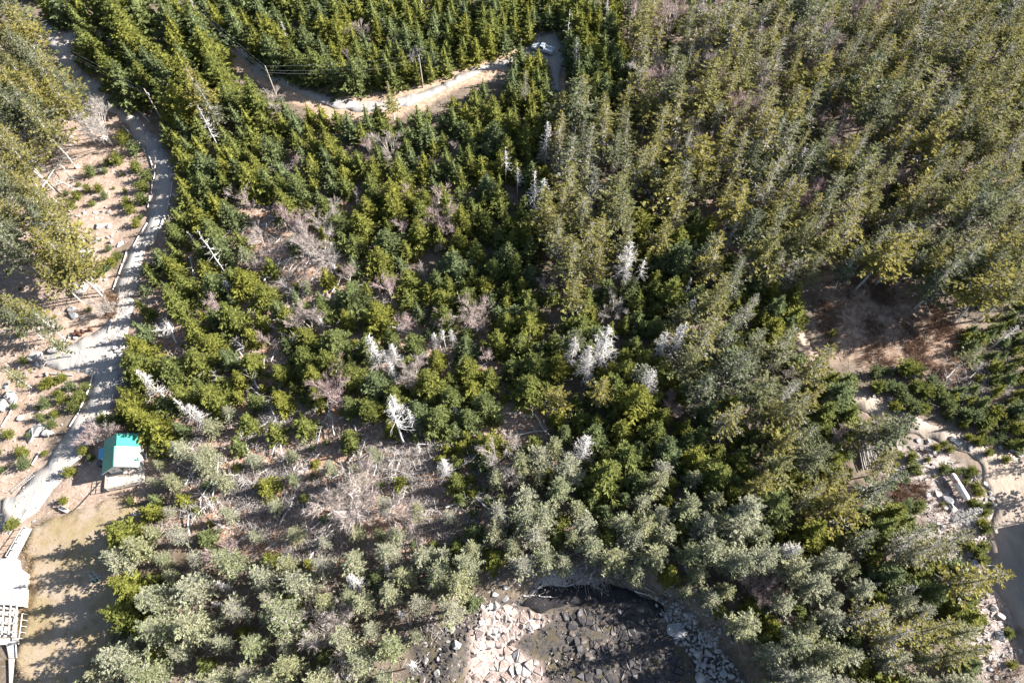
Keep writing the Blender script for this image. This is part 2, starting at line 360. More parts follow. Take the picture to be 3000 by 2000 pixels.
# ------------------------------------------------------------------ tree shapes
class TB:
    """triangles for one plant, unit height"""
    def __init__(s): s.V = []; s.T = []; s.M = []
    def tri(s, a, b, c, m=0):
        o = len(s.V); s.V += [a, b, c]; s.T.append((o, o+1, o+2)); s.M.append(m)
    def kite(s, a, b, c, d, m=0):
        o = len(s.V); s.V += [a, b, c, d]; s.T += [(o, o+1, o+2), (o, o+2, o+3)]; s.M += [m, m]
    def prism(s, p, q, r0, r1, m=0, n=3):
        p, q = np.array(p), np.array(q); d = q-p; L = np.linalg.norm(d)+1e-9; d /= L
        u = np.cross(d, (0, 0, 1) if abs(d[2]) < 0.95 else (1, 0, 0)); u /= np.linalg.norm(u); v = np.cross(d, u)
        o = len(s.V)
        for P, r in ((p, r0), (q, r1)):
            for k in range(n):
                a = 2*PI*k/n; s.V.append(tuple(P+(u*math.cos(a)+v*math.sin(a))*r))
        for k in range(n):
            k2 = (k+1) % n; s.T += [(o+k, o+k2, o+n+k2), (o+k, o+n+k2, o+n+k)]; s.M += [m, m]
    def arr(s): return np.array(s.V, np.float32), np.array(s.T, np.int32), np.array(s.M, np.int32)

def sprig(t, p, d, L, wd, R, m=0):
    """a small flattened spray of needles from p along d"""
    d = np.array(d)/np.linalg.norm(d); s = np.cross(d, (0, 0, 1)); s /= np.linalg.norm(s)+1e-9
    tw = R.uniform(-0.9, 0.9); up = np.cross(s, d); s = s*math.cos(tw)+up*math.sin(tw)
    p = np.array(p); q = p+d*L; mid = p+d*L*0.45+np.array((0, 0, R.uniform(-0.1, 0.15)*L))
    t.kite(tuple(p), tuple(mid+s*wd), tuple(q), tuple(mid-s*wd), m)

def conifer(seed, levels, nb, R0, z0, shape, stations, lo=0.0, clump=0.0, droop=0.25, lift=0.35, spr=0.32, wd=0.42, lichen=0.0, dead=0, gap=0.0, core=True, jitter=0.18, base_=0.018, corek=0.55):
    R = np.random.default_rng(seed); t = TB()
    asym = [R.uniform(0.8, 1.15) for _ in range(12)]
    for i in range(levels):
        f = (i+R.uniform(-0.3, 0.3))/(levels-1) if levels > 1 else 0
        f = min(max(f, 0), 1); z = z0+(0.985-z0)*f
        Rl = R0*shape(f)
        k = max(3, int(round(nb*(0.45+0.55*shape(f)))))
        for j in range(k):
            if R.random() < gap*(1-f): continue
            az = 2*PI*(j+R.uniform(-0.35, 0.35))/k + i*2.4
            L = Rl*R.uniform(1-jitter*1.6, 1+jitter)*asym[int(az/(2*PI)*12) % 12]
            dirx, diry = math.cos(az), math.sin(az)
            rise = R.uniform(-droop, lift)*(0.6+0.8*f)
            pt = lambda s: (dirx*L*s, diry*L*s, z+L*(rise*s+0.25*s*s*lift))
            if lichen or dead: t.prism(pt(0), pt(0.85), 0.0016, 0.0008, 1)
            st = stations if L > 0.4*R0 else max(1, stations-1)
            for q in range(st):
                s = lo+(1-lo)*(q+0.6+R.uniform(-0.3, 0.3))/st
                s = min(s, 0.98)
                p = pt(s); ln = (L*spr*(1.25-0.6*s)+base_)
                mm = 1 if R.random() < lichen*(1.2-0.5*s) else 0
                for sd_ in (-1, 1):
                    a2 = az+sd_*R.uniform(0.5, 1.1)
                    sprig(t, p, (math.cos(a2), math.sin(a2), R.uniform(-0.35, 0.45)), ln*(0.8 if mm else 1), ln*wd*(0.4 if mm else 1), R, mm)
                if clump and R.random() < clump:
                    sprig(t, p, (R.normal(0, .5), R.normal(0, .5), 1), ln*0.7, ln*wd*(0.35 if mm else 0.8), R, mm)
            p = pt(0.82); ln = L*spr+0.016
            sprig(t, p, (dirx, diry, 0.25), ln, ln*wd*0.8, R, 0)
    for _ in range(3): sprig(t, (0, 0, 0.93), (R.normal(0, .15), R.normal(0, .15), 1), 0.08, 0.012, R)
    for _ in range(dead):
        z = R.uniform(0.10, z0+0.12); az = R.uniform(0, 2*PI); L = R0*R.uniform(0.3, 0.8)
        p = (0, 0, z); q = (math.cos(az)*L, math.sin(az)*L, z-L*R.uniform(0, .5)); t.prism(p, q, 0.0018, 0.0006, 1)
        for _k in range(2):
            s = R.uniform(0.3, 1); b_ = np.array(q)*s+np.array((0, 0, z))*(1-s); a2 = az+R.uniform(-1, 1)
            t.tri(tuple(b_), tuple(b_+np.array((0.001, 0, 0.0025))), tuple(b_+np.array((math.cos(a2), math.sin(a2), -0.4))*L*0.35), 1)
    if core:
        n = 7; rr = corek*R0; o = len(t.V)
        zt = 0.93 if corek > .5 else z0+(1-z0)*0.72
        lv = [(z0+0.02, 0.4), (z0+(1-z0)*0.15, 0.9), (z0+(1-z0)*0.45, 0.55), (zt, 0.03)]
        for z, k in lv:
            for j in range(n):
                a = 2*PI*j/n; r = rr*k*R.uniform(0.75, 1.1); t.V.append((r*math.cos(a), r*math.sin(a), z))
        for q in range(3):
            for j in range(n):
                a, b_ = o+q*n+j, o+q*n+(j+1) % n; t.T += [(a, b_, b_+n), (a, b_+n, a+n)]; t.M += [0, 0]
    return t.arr()

def trunk_arr(seed, r, top=1.0, n=6, bend=0.012, segs=5):
    R = np.random.default_rng(seed); t = TB(); p = np.zeros(3); pts = [p]
    for i in range(1, segs+1):
        pts.append(np.array((R.normal(0, bend), R.normal(0, bend), top*i/segs)))
    pts[0] = np.array((0, 0, -0.03)); pts[-1][:2] = 0
    for i in range(segs):
        t.prism(pts[i], pts[i+1], r*(1-0.85*i/segs), r*(1-0.85*(i+1)/segs), 0, n)
    return t.arr()
def snag_crown(seed, nbr=70, R0=0.16, z0=0.15, dense=3, thick=0.0046):
    R = np.random.default_rng(seed); t = TB()
    for i in range(nbr):
        f = R.random()**0.8; z = z0+(0.98-z0)*f; az = R.uniform(0, 2*PI)
        L = R0*(1-0.75*f)*R.uniform(0.35, 1.15)
        d = np.array((math.cos(az), math.sin(az), 0.0)); p = np.array((0, 0, z))
        m1 = p+d*L*0.5+np.array((0, 0, -0.10*L)); q = p+d*L+np.array((0, 0, R.uniform(-0.5, 0.35)*L))
        t.prism(p, m1, thick, thick*0.65, 0); t.prism(m1, q, thick*0.65, thick*0.25, 0)
        for k in range(dense):
            s = R.uniform(0.2, 1); b_ = m1+(q-m1)*s if s > 0.5 else p+(m1-p)*s*2; a2 = az+R.uniform(-1.3, 1.3)
            e = b_+np.array((math.cos(a2), math.sin(a2), R.uniform(-0.7, 0.4)))*L*R.uniform(0.25, 0.5)
            t.prism(b_, e, thick*0.45, thick*0.15, 0)
    return t.arr()
def birch(seed, stems=3, spread=0.42, twigs=1):
    """bare fan: pale stems (trunk), limbs and a haze of fine twigs (crown)"""
    R = np.random.default_rng(seed); tr = TB(); cr = TB()
    def grow(p, d, L, r, lv):
        d = d/np.linalg.norm(d); k = 3 if lv < 2 else 2; pts = [p]
        for i in range(k):
            d = d+R.normal(0, 0.10, 3)+np.array((0, 0, 0.05)); d /= np.linalg.norm(d); pts.append(pts[-1]+d*L/k)
        T = tr if lv < 2 else cr
        for i in range(k): T.prism(pts[i], pts[i+1], r*(1-0.35*i/k), r*(1-0.35*(i+1)/k), 0 if lv < 3 else 1)
        if lv >= 3:
            for _ in range(14*twigs):
                s = R.random(); b_ = pts[0]+(pts[-1]-pts[0])*s; e = d+R.normal(0, 0.55, 3); e /= np.linalg.norm(e)
                e = b_+e*L*R.uniform(0.45, 0.95); wv = R.normal(0, 0.0015, 3)
                cr.tri(tuple(b_-wv), tuple(b_+wv), tuple(e), 1)
            return
        nchild = (5, 5, 5)[lv]
        for c in range(nchild):
            s = R.uniform(0.3, 1) if c else 1
            i = min(int(s*k), k-1); b_ = pts[i]+(pts[i+1]-pts[i])*(s*k-i)
            a = R.uniform(0, 2*PI); sp = R.uniform(0.35, 0.75)
            u = np.cross(d, (1, 0.3, 0)); u /= np.linalg.norm(u); v = np.cross(d, u)
            grow(b_, d+(u*math.cos(a)+v*math.sin(a))*sp+np.array((0, 0, 0.15)), L*R.uniform(0.5, 0.68), r*0.5, lv+1)
    for i in range(stems):
        a = 2*PI*i/stems+R.uniform(-.5, .5); sp = spread*R.uniform(0.3, 1)
        grow(np.array((math.cos(a)*0.01, math.sin(a)*0.01, -0.02)), np.array((math.cos(a)*sp, math.sin(a)*sp, 1)), 0.52*R.uniform(.85, 1.1), 0.010, 0)
    return tr.arr(), cr.arr()

cone = lambda f: max(0.02, (1-f))**0.85
oval = lambda f: max(0.05, math.sin(PI*min(1, 0.22+0.78*f)))**0.7*(1-0.15*f)
def narrow(f): return max(0.05, (1-f)**0.6)*(0.75+0.25*math.sin(9*f))
def tmesh(name, arr, mats, **k):
    V, T, Mi = arr; return mesh_from(name, V, T, mats, mi=Mi, **k)

KINDS = {}
def kind(key, crowns, trunks, cmats, tmats, lods=None):
    KINDS[key] = dict(crowns=[tmesh(key+'_crown', c, cmats) for c in crowns], trunks=[tmesh(key+'_trunk', t, tmats) for t in trunks],
                      ca=lods or crowns, ta=trunks, cmats=cmats, tmats=tmats)
young_c = [conifer(10+i, 19, 9, R0, 0.03, cone, 5, droop=0.25, lift=0.35, clump=0.3, spr=0.32, wd=0.23, jitter=0.25) for i, R0 in enumerate((0.24, 0.33, 0.38, 0.29, 0.44, 0.35, 0.27, 0.40, 0.31, 0.36))]
young_l = [conifer(30+i, 12, 7, R0, 0.03, cone, 4, droop=0.25, lift=0.35, spr=0.36, wd=0.27, jitter=0.25) for i, R0 in enumerate((0.28, 0.34, 0.39))]
kind('young_spruce', young_c, [trunk_arr(i, 0.012, 0.9) for i in range(3)], [F_YOUNG, F_LICHEN], [M_BARK], young_l)
bush_c = [conifer(50+i, 10, 9, 0.5, 0.02, oval, 5, droop=0.1, lift=0.6, spr=0.28, wd=0.26, clump=0.8) for i in range(4)]
kind('spruce_bush', bush_c, [trunk_arr(i+5, 0.02, 0.6) for i in range(2)], [F_YOUNG, F_LICHEN], [M_BARK])
tall_p = ((0.13, 0.38, .25), (0.15, 0.30, .4), (0.12, 0.45, .2), (0.16, 0.35, .6), (0.14, 0.25, .3), (0.17, 0.4, .15), (0.13, 0.3, .8), (0.24, 0.42, .12), (0.27, 0.36, .2), (0.22, 0.48, .1))
tall_c = [conifer(70+i, 24, 8 if R0 < .22 else 10, R0*1.15, z0, narrow, 5, lo=0.05, droop=0.35, lift=0.25, spr=0.21 if R0 < .22 else .16, wd=0.30, lichen=li, dead=46, gap=0.25, core=False, clump=0.5, jitter=0.36, base_=0.0075)
          for i, (R0, z0, li) in enumerate(tall_p)]
tall_l = [conifer(90+i, 19, 7, R0*1.15, z0, narrow, 3, lo=0.05, droop=0.35, lift=0.25, spr=0.27, wd=0.33, lichen=li, dead=18, gap=0.2, core=False, clump=0.25, jitter=0.36, base_=0.009)
          for i, (R0, z0, li) in enumerate(((0.13, 0.38, .25), (0.15, 0.30, .4), (0.13, 0.35, .75), (0.16, 0.35, .35), (0.18, 0.42, .15), (0.14, 0.28, .5)))]
kind('tall_spruce', tall_c, [trunk_arr(20+i, 0.0105, 0.97, bend=0.006) for i in range(4)], [F_TALL, F_LICHEN], [M_DEAD], tall_l)
def egg(f): return max(0.06, math.sin(PI*min(1, 0.30+0.70*f)))**0.8*(1-0.25*f)
grey_c = [conifer(110+i, 24, 9, R0, z0, egg, 6, lo=0.15, droop=0.25, lift=0.35, spr=0.16, wd=0.29, lichen=li, dead=14, gap=0.12, clump=0.8, jitter=0.34, base_=0.011, corek=.3)
          for i, (R0, z0, li) in enumerate(((0.20, 0.14, .12), (0.23, 0.10, .25), (0.18, 0.2, .08), (0.25, 0.12, .35), (0.2, 0.2, .92), (0.17, 0.15, .2)))]
kind('grey_spruce', grey_c, [trunk_arr(40+i, 0.013, 0.95) for i in range(3)], [F_GREY, F_LICHEN], [M_BARK])
snag_c = [snag_crown(130, 80, 0.13), snag_crown(131, 130, 0.17, 0.1, 5), snag_crown(132, 46, 0.15, 0.35, 2, 0.0055), snag_crown(133, 150, 0.2, 0.15, 5), snag_crown(134, 26, 0.12, 0.2, 2, 0.0055)]
kind('dead_spruce', snag_c, [trunk_arr(50+i, 0.012, 0.99, bend=0.008) for i in range(3)], [M_DEAD], [M_DEAD])
bi = [birch(150, 3, 0.35), birch(151, 1, 0.1), birch(152, 5, 0.8), birch(153, 2, 0.4), birch(154, 4, 0.55)]
kind('bare_birch', [c for t_, c in bi], [t_ for t_, c in bi], [M_BIRCH, F_TWIG], [M_BIRCH])

# ------------------------------------------------------------------ where the trees stand
ROADS = [ROAD_A, ROAD_B, YARD, TRACK, LAWN]
WROADS = [wpoly(r) for r in ROADS]
HOUSEBOX = [(285, 1255), (425, 1265), (430, 1480), (270, 1450)]
KEEP = [HOUSEBOX, [(2760, 1360), (2870, 1360), (2870, 1480), (2770, 1480)], [(1555, 110), (1640, 110), (1640, 165), (1570, 170)], [(200, 810), (290, 810), (290, 900), (200, 900)],
        [(455, 930), (520, 930), (520, 1010), (455, 1010)], [(-50, 1540), (110, 1540), (80, 2010), (-50, 2010)], [(2500, 1280), (2590, 1280), (2590, 1380), (2500, 1380)], [(1400, 1690), (2000, 1690), (2220, 2010), (1360, 2010)]]
trees = []           # dicts: kind, x, y, h, rad, var, px, py
cells = {}
def near_ok(x, y, r):
    ci, cj = int(x//4), int(y//4)
    for a in range(ci-1, ci+2):
        for c in range(cj-1, cj+2):
            for (x2, y2, r2) in cells.get((a, c), ()):
                if (x-x2)**2+(y-y2)**2 < (r+r2)**2: return False
    return True
def put(k, x, y, h, r, var=None, force=False, lean=0.06, s=1.0):
    x, y = float(x), float(y)
    if not force:
        if not near_ok(x, y, r): return False
    cells.setdefault((int(x//4), int(y//4)), []).append((x, y, r))
    trees.append(dict(k=k, x=x, y=y, h=h, var=random.randrange(1000) if var is None else var, rz=random.uniform(0, 2*PI), lean=lean, s=s))
    return True
def at_top(k, px, py, h, var=None, frac=1.0, **kw):
    if k == 'tall_spruce': h *= 1.3
    if k == 'grey_spruce': h *= 1.12
    """a tree whose crown centre (frac of its height) shows at this point of the photograph"""
    x, y = unproj(px, py, h*frac); put(k, x, y, h, kw.pop('r', 1.0), var, True, **kw)
KEEPYARD = [(2500, 1150), (2640, 1200), (2810, 1262), (3000, 1345), (3000, 1500), (2890, 1420), (2780, 1305), (2600, 1235), (2500, 1185)]
KEEPVIS = [[(120, 75), (192, 85), (205, 150), (232, 195), (215, 225), (165, 130)], [(432, 90), (472, 90), (472, 122), (432, 118)], [(290, 84), (315, 84), (315, 104), (290, 104)],
           [(640, 112), (705, 122), (760, 180), (830, 215), (890, 245), (960, 270), (985, 300), (960, 305), (890, 285), (800, 240), (720, 205), (650, 145)],
           [(870, 240), (960, 255), (1100, 255), (1240, 236), (1380, 178), (1500, 140), (1500, 195), (1400, 235), (1300, 290), (1180, 318), (1165, 292), (990, 305)], [(1600, 90), (1665, 140), (1662, 175), (1640, 230), (1610, 180)]]
def fill(k, poly, n, h0, h1, r, mid=0.55, clear=(), keep=True, var=None, prob=None, s=(0.85, 1.2), holes=None):
    bx = [q[0] for q in poly]; by = [q[1] for q in poly]
    px = rng.uniform(min(bx), max(bx), n); py = rng.uniform(min(by), max(by), n)
    ok = inpoly(px, py, poly)
    for c in clear: ok &= ~(inpoly(px, py, c) & (rng.random(n) > 0.10))
    if keep:
        for c in ROADS+KEEP: ok &= ~inpoly(px, py, c)
    px, py = px[ok], py[ok]
    hh = rng.uniform(h0, h1, len(px))
    nzv = vnoise(px, py, 130, 17); hh = hh*(1+0.18*nzv)
    x, y = unproj(px, py, hh*mid)
    bad = np.zeros(len(px), bool)
    if holes: bad |= (vnoise(x, y, 6.5, 77)+0.5*vnoise(x, y, 2.7, 78)) > holes
    tx, ty = proj(x, y, gh(x, y)+hh)
    for q, wq in zip(ROADS, WROADS): bad |= inpoly(x, y, wq)
    if keep:
        for q in KEEP: bad |= inpoly(tx, ty, q)
        for fr in (0.15, 0.4, 0.7, 0.97):
            qx, qy = proj(x, y, gh(x, y)+hh*fr)
            for q in KEEPVIS+[ROAD_A]: bad |= inpoly(qx, qy, q)
            for q in [ROAD_A]: bad |= (inpoly(qx-22, qy, q) | inpoly(qx+16, qy, q)) & (qy < 420)
            bad |= inpoly(qx, qy, KEEPYARD)
            for q in KEEP[4:5]: bad |= inpoly(qx-22, qy, q) | inpoly(qx+22, qy, q) | inpoly(qx, qy, q)
            for q in KEEPVIS[:4]: bad |= inpoly(qx-30, qy, q) | inpoly(qx+26, qy, q)
        bpx, bpy = proj(x, y, gh(x, y))
        for q in KEEP[:1]+KEEP[-1:]: bad |= inpoly(bpx, bpy, q)
    for i in range(len(px)):
        if bad[i]: continue
        if prob is not None and random.random() > prob: continue
        rr = r*(hh[i]/((h0+h1)/2))**0.7
        vv = None if var is None else random.choice(var)
        put(k, x[i], y[i], float(hh[i]), rr*random.uniform(0.85, 1.15), vv, s=random.uniform(*s))

# --- trees one can pick out (photograph points are tops unless said otherwise)
def snag(tx, ty, bx, by, h, var, lean=0.0):
    x, y = unproj(bx, by); put('dead_spruce', x, y, h*1.2, 0.6, var, True, lean=lean)
for a in [(1509, 478, 1515, 580, 9, 2), (1495, 433, 1482, 535, 9, 2), (1598, 370, 1596, 487, 11, 1), (1567, 500, 1560, 650, 13, 0), (1596, 527, 1585, 670, 13, 1), (1760, 20, 1768, 95, 8, 1), (1839, 704, 1819, 835, 12, 3),
          (1683, 962, 1670, 1078, 10, 1), (1732, 994, 1710, 1114, 11, 3), (1786, 936, 1750, 1087, 14, 3), (1951, 953, 1922, 1056, 9, 3), (2004, 931, 1960, 1060, 12, 1), (2020, 806, 2000, 878, 6.5, 0),
          (1737, 1243, 1700, 1350, 10, 3), (1062, 962, 1116, 1083, 11, 1), (1147, 1070, 1185, 1300, 15, 2), (1190, 1159, 1217, 1266, 9, 0), (1161, 998, 1165, 1070, 7, 3), (1292, 949, 1306, 1025, 7, 2),
          (1325, 960, 1327, 1010, 5, 3), (971, 708, 989, 762, 5, 1), (957, 850, 973, 891, 4, 0), (560, 330, 640, 430, 10, 0), (840, 90, 852, 150, 7, 0), (985, 5, 995, 46, 5, 4), (1230, 5, 1240, 50, 6, 4),
          (1893, 1060, 1880, 1168, 10, 3), (2830, 1480, 2790, 1530, 7, 3), (2660, 1680, 2620, 1740, 6, 1), (2550, 1690, 2500, 1715, 5, 0), (2590, 1700, 2530, 1725, 5, 0), (2360, 1570, 2270, 1640, 9, 3),
          (1290, 1330, 1310, 1400, 8, 3), (1150, 1040, 1160, 1120, 7, 1), (545, 1165, 605, 1240, 7, 3), (600, 580, 660, 800, 12, 4), (420, 1010, 480, 1160, 9, 1), (505, 1150, 575, 1230, 8, 0), (1160, 1120, 1172, 1230, 9, 3),
          (2150, 640, 2120, 740, 9, 0), (2500, 120, 2470, 190, 8, 1), (2640, 90, 2610, 160, 8, 1), (2860, 480, 2800, 560, 9, 2), (2900, 330, 2840, 420, 9, 0), (2960, 930, 2900, 1020, 8, 2), (1665, 50, 1660, 140, 9, 4), (1700, 5, 1748, 60, 8, 4)]:
    snag(*a)
for (px, py, h, var, s) in [(928, 715, 8, 0, 1.1), (897, 700, 7, 4, 1), (1018, 815, 5.5, 1, 1.1), (1134, 842, 7.5, 1, 1), (1178, 945, 6, 1, 1.1), (897, 930, 6.5, 4, 1), (786, 990, 4, 1, 1), (1388, 910, 6.5, 2, 1), (1428, 967, 3.6, 1, 1),
                            (1420, 1040, 5, 1, 1), (1245, 797, 4, 1, .9), (880, 800, 4, 3, 1), (1214, 1090, 6, 4, 1), (978, 1150, 6.5, 2, 1), (1281, 735, 3.5, 1, .9), (808, 745, 4, 0, 1), (763, 755, 5, 3, 1), (1004, 1480, 10, 2, 1.1), (946, 1830, 7.5, 2, 1),
                            (1464, 1325, 7, 0, 1), (643, 1620, 5, 4, 1), (2219, 1722, 6, 2, 1), (286, 360, 10, 4, 1), (312, 895, 4, 2, .9), (625, 885, 4, 4, 1), (260, 1278, 4.5, 2, 1), (300, 1262, 4, 3, 1), (1603, 828, 5, 0, .8), (1795, 906, 5, 0, 1), (1740, 860, 3.5, 1, 1),
                            (1969, 1185, 4.5, 4, 1), (1969, 270, 11, 0, 1.3), (2010, 300, 10, 4, 1.1), (2178, 303, 11, 0, 1.3), (2150, 330, 10, 4, 1), (2187, 116, 9, 4, 1), (2053, 440, 8, 0, 1), (1969, 62, 9, 3, 1.1), (2240, 300, 9, 3, 1),
                            (1216, 180, 5.5, 1, 1), (1295, 645, 7, 2, 1.1), (1071, 430, 5.5, 1, 1), (1143, 426, 6, 0, 1), (795, 298, 6, 0, 1), (1179, 660, 5, 1, 1), (1045, 598, 5, 3, 1), (1339, 428, 3.5, 1, 1), (1200, 555, 5, 3, 1), (1130, 560, 4, 3, .9),
                            (870, 484, 4, 1, 1), (830, 640, 6, 3, 1), (1027, 168, 4, 3, 1), (940, 640, 6, 0, 1), (975, 640, 5, 1, 1), (700, 560, 5, 0, 1), (760, 690, 5, 3, .9), (1160, 120, 4, 3, .9), (1055, 90, 5, 0, 1), (2380, 110, 10, 0, 1.2), (2550, 15, 10, 4, 1.3),
                            (2440, 350, 9, 3, 1.1), (2560, 1290, 6, 4, .9), (2460, 1280, 5, 4, .9), (860, 655, 6, 3, 1), (740, 600, 5, 1, 1), (2330, 1100, 4, 0, .8), (2585, 1420, 3.5, 4, 1), (2590, 510, 8, 0, 1), (2270, 60, 9, 3, 1.2), (2100, 30, 9, 0, 1.2), (1850, 60, 8, 3, 1.1), (1900, 210, 9, 0, 1.1), (2080, 180, 9, 4, 1.1)]:
    at_top('bare_birch', px, py, h*1.2, var, 0.55, s=s, r=1.2 if h < 8 else 1.6)
for (px, py, h, var) in [(2130, 690, 14, 1), (2190, 760, 12, 4), (2110, 830, 13, 5), (2090, 930, 14, 3), (2160, 920, 11, 4), (1772, 1096, 11, 0), (1638, 1127, 9, 5), (2450, 1010, 13, 1), (2380, 1160, 12, 3), (2300, 1180, 10, 5), (2680, 1225, 12, 5), (2590, 1225, 11, 3),
                         (2955, 1660, 15, 1), (2790, 1590, 13, 6), (2745, 1560, 13, 6), (2640, 1330, 9, 3), (2400, 1240, 11, 4), (2320, 1330, 11, 5), (2860, 1560, 12, 6), (2260, 1390, 10, 5), (2890, 1900, 11, 1), (2700, 1860, 13, 6), (2800, 1830, 12, 4), (2610, 1790, 12, 6),
                         (1690, 830, 10, 5), (1540, 205, 9, 2), (1135, 240, 8, 5), (1140, 270, 7, 4), (545, 190, 13, 5), (575, 230, 12, 4), (1690, 960, 9, 5), (2000, 580, 11, 3), (1960, 640, 11, 5), (1830, 560, 14, 5), (1780, 620, 14, 4), (1730, 640, 14, 3), (1650, 640, 13, 3), (1620, 600, 13, 0)]:
    at_top('tall_spruce', px, py, h, var, 0.97, s=1.15, r=1.2)
for (px, py, h, var) in [(1890, 1090, 9, 3), (1540, 1440, 10, 0), (1600, 1500, 10, 1), (1640, 1420, 10, 0), (1720, 1530, 9, 1), (1600, 1620, 8, 3), (1930, 1400, 9, 1), (1900, 1520, 10, 1), (1960, 1560, 9, 0), (2070, 1540, 9, 3), (2110, 1520, 9, 0), (1870, 1680, 8, 2), (2060, 1680, 7, 1), (2020, 1730, 6, 2), (2140, 1720, 7, 2),
                         (1370, 1640, 10, 0), (1340, 1700, 10, 1), (1230, 1620, 8, 1), (1280, 1680, 9, 3), (1180, 1680, 8, 1), (1210, 1860, 5, 0), (830, 1640, 7, 0), (760, 1680, 9, 1), (1150, 1560, 7, 2), (850, 1400, 5, 2), (1110, 1560, 5, 0), (580, 1350, 8, 1), (600, 1320, 7, 3), (640, 1400, 7, 0), (1530, 1340, 9, 0), (1580, 1330, 9, 3),
                         (660, 1200, 5, 3), (610, 1240, 6, 3), (2330, 1620, 8, 3), (2250, 1560, 9, 2), (2660, 1760, 9, 3), (2580, 1810, 9, 1), (2450, 1810, 9, 3), (2380, 1850, 9, 1), (2500, 1920, 9, 0), (2640, 1930, 9, 1), (2300, 1760, 9, 1), (1380, 1610, 8, 2)]:
    at_top('grey_spruce', px, py, h, var, 0.75, s=1.0, r=1.5)
for (px, py, h) in [(358, 402, 3.5), (388, 430, 3.5), (340, 464, 3), (312, 475, 2), (264, 500, 3), (286, 550, 2.2), (254, 550, 2), (397, 487, 3), (424, 513, 3), (415, 545, 3), (223, 571, 2.4), (205, 598, 2), (268, 594, 1.6), (304, 571, 2), (370, 590, 2.4), (412, 580, 3), (380, 612, 2.4), (397, 652, 2.2),
                    (305, 500, 1.6), (192, 565, 1.4), (150, 455, 1.6), (365, 557, 1.2), (230, 540, 1.3), (326, 765, 2.4), (292, 795, 2.2), (310, 780, 2), (345, 748, 2), (150, 1115, 2.3), (180, 1105, 2), (130, 1125, 2), (130, 1180, 2.4), (180, 1165, 2.2), (232, 1160, 2.6), (214, 1190, 2.4), (118, 1222, 2), (150, 1240, 2), (160, 1210, 1.8), (172, 1150, 1.8), (205, 1130, 2), (250, 1130, 1.8),
                    (22, 1270, 2), (64, 1322, 2.6), (68, 1355, 2.5), (6, 1375, 1.5), (34, 1532, 2.4), (241, 1318, 2), (203, 1380, 2.2), (185, 1465, 1.6), (268, 1340, 1.4), (381, 1467, 1.4), (330, 1235, 3), (300, 1230, 2.5), (410, 1285, 1.6), (262, 905, 1.2), (215, 812, 1.5),
                    (2568, 1090, 2.5), (2600, 1085, 2), (2660, 1075, 4), (2690, 1080, 3), (2575, 1130, 3), (2610, 1130, 3), (2640, 1140, 2.6), (2650, 1165, 2.6), (2690, 1130, 3), (2730, 1120, 3), (2720, 1150, 3), (2750, 1145, 3), (2680, 1190, 3), (2710, 1195, 2.5), (2625, 1190, 2.5), (2770, 1170, 3),
                    (2790, 1190, 2.4), (2830, 1210, 2.8), (2860, 1220, 3), (2890, 1240, 3), (2920, 1210, 3), (2870, 1290, 2), (2900, 1290, 2), (2840, 1280, 1.8), (2930, 1280, 2), (2960, 1300, 2), (2900, 1325, 1.6), (2950, 1345, 1.6), (2980, 1250, 3), (2990, 1200, 4), (2770, 1300, 1.5), (2745, 1310, 1.6), (2785, 1315, 1.5),
                    (2770, 1372, 2), (2800, 1380, 1.6), (2850, 1376, 2), (2820, 1378, 1.4), (2838, 1395, 1.2), (2830, 1412, 1.2), (2860, 1422, 1.8), (2870, 1440, 2), (2850, 1470, 1.8), (2870, 1480, 2), (2850, 1500, 1.8), (2885, 1500, 2), (2880, 1530, 2), (2900, 1478, 1.2), (2835, 1510, 1.4), (2890, 1550, 2),
                    (2830, 1590, 2), (2845, 1598, 2), (2880, 1600, 2.2), (2870, 1620, 2.2), (2880, 1640, 2), (2860, 1820, 1.8), (2675, 1335, 2), (2680, 1370, 2.4), (2580, 1330, 1.4), (2670, 1350, 1.6), (2720, 1345, 1.2), (2700, 1475, 2), (2690, 1490, 2), (2660, 1480, 2.5), (2480, 1330, 3), (2695, 1385, 1.2), (2630, 1360, 1)]:
    at_top('spruce_bush', px, py, h, None, 0.5, r=0.5)

MATURE = [(0, 0), (110, 30), (170, 150), (200, 260), (170, 360), (60, 370), (40, 480), (100, 560), (190, 640), (215, 760), (120, 740), (-40, 700), (-60, 0)]
fill('tall_spruce', MATURE, 1500, 15, 19, 2.1, 0.75, var=[7, 8, 7, 9], s=(0.9, 1.15))
for (px, py, h) in [(70, 900, 8), (110, 925, 8), (30, 915, 9), (140, 985, 7), (10, 880, 10), (130, 780, 11), (190, 740, 12), (20, 1085, 7), (200, 290, 9)]:
    at_top('tall_spruce', px, py, h, 9, 0.85, s=1.1, r=1.5)
TOPLEFT = [(120, 0), (600, 0), (690, 80), (740, 150), (860, 260), (860, 300), (650, 300), (600, 260), (480, 330), (400, 290), (300, 240), (240, 170), (180, 70)]
fill('young_spruce', TOPLEFT, 2600, 10, 13.5, 2.0, 0.5, holes=0.75)
NORTH = [(560, -30), (1640, -30), (1660, 60), (1580, 110), (1470, 150), (1370, 190), (1260, 240), (1100, 250), (900, 235), (760, 150), (600, 30)]
fill('young_spruce', NORTH, 5200, 6.5, 10, 1.55, 0.5, clear=(BRUSH4, BRUSH5))
for px, py in ((1525, 125), (1578, 142), (1508, 165), (1550, 158), (1598, 172), (1500, 200), (1540, 196), (1575, 190), (1600, 212), (1492, 240), (1525, 236), (1560, 228), (1598, 245), (1510, 270), (1550, 268), (1585, 265)): at_top('young_spruce', px, py, random.uniform(6.5, 8), frac=0.95, r=1.1)
fill('young_spruce', [(1655, 0), (1800, 20), (1850, 250), (1760, 330), (1680, 280), (1690, 180), (1660, 110)], 1500, 8, 11, 1.35, 0.5)
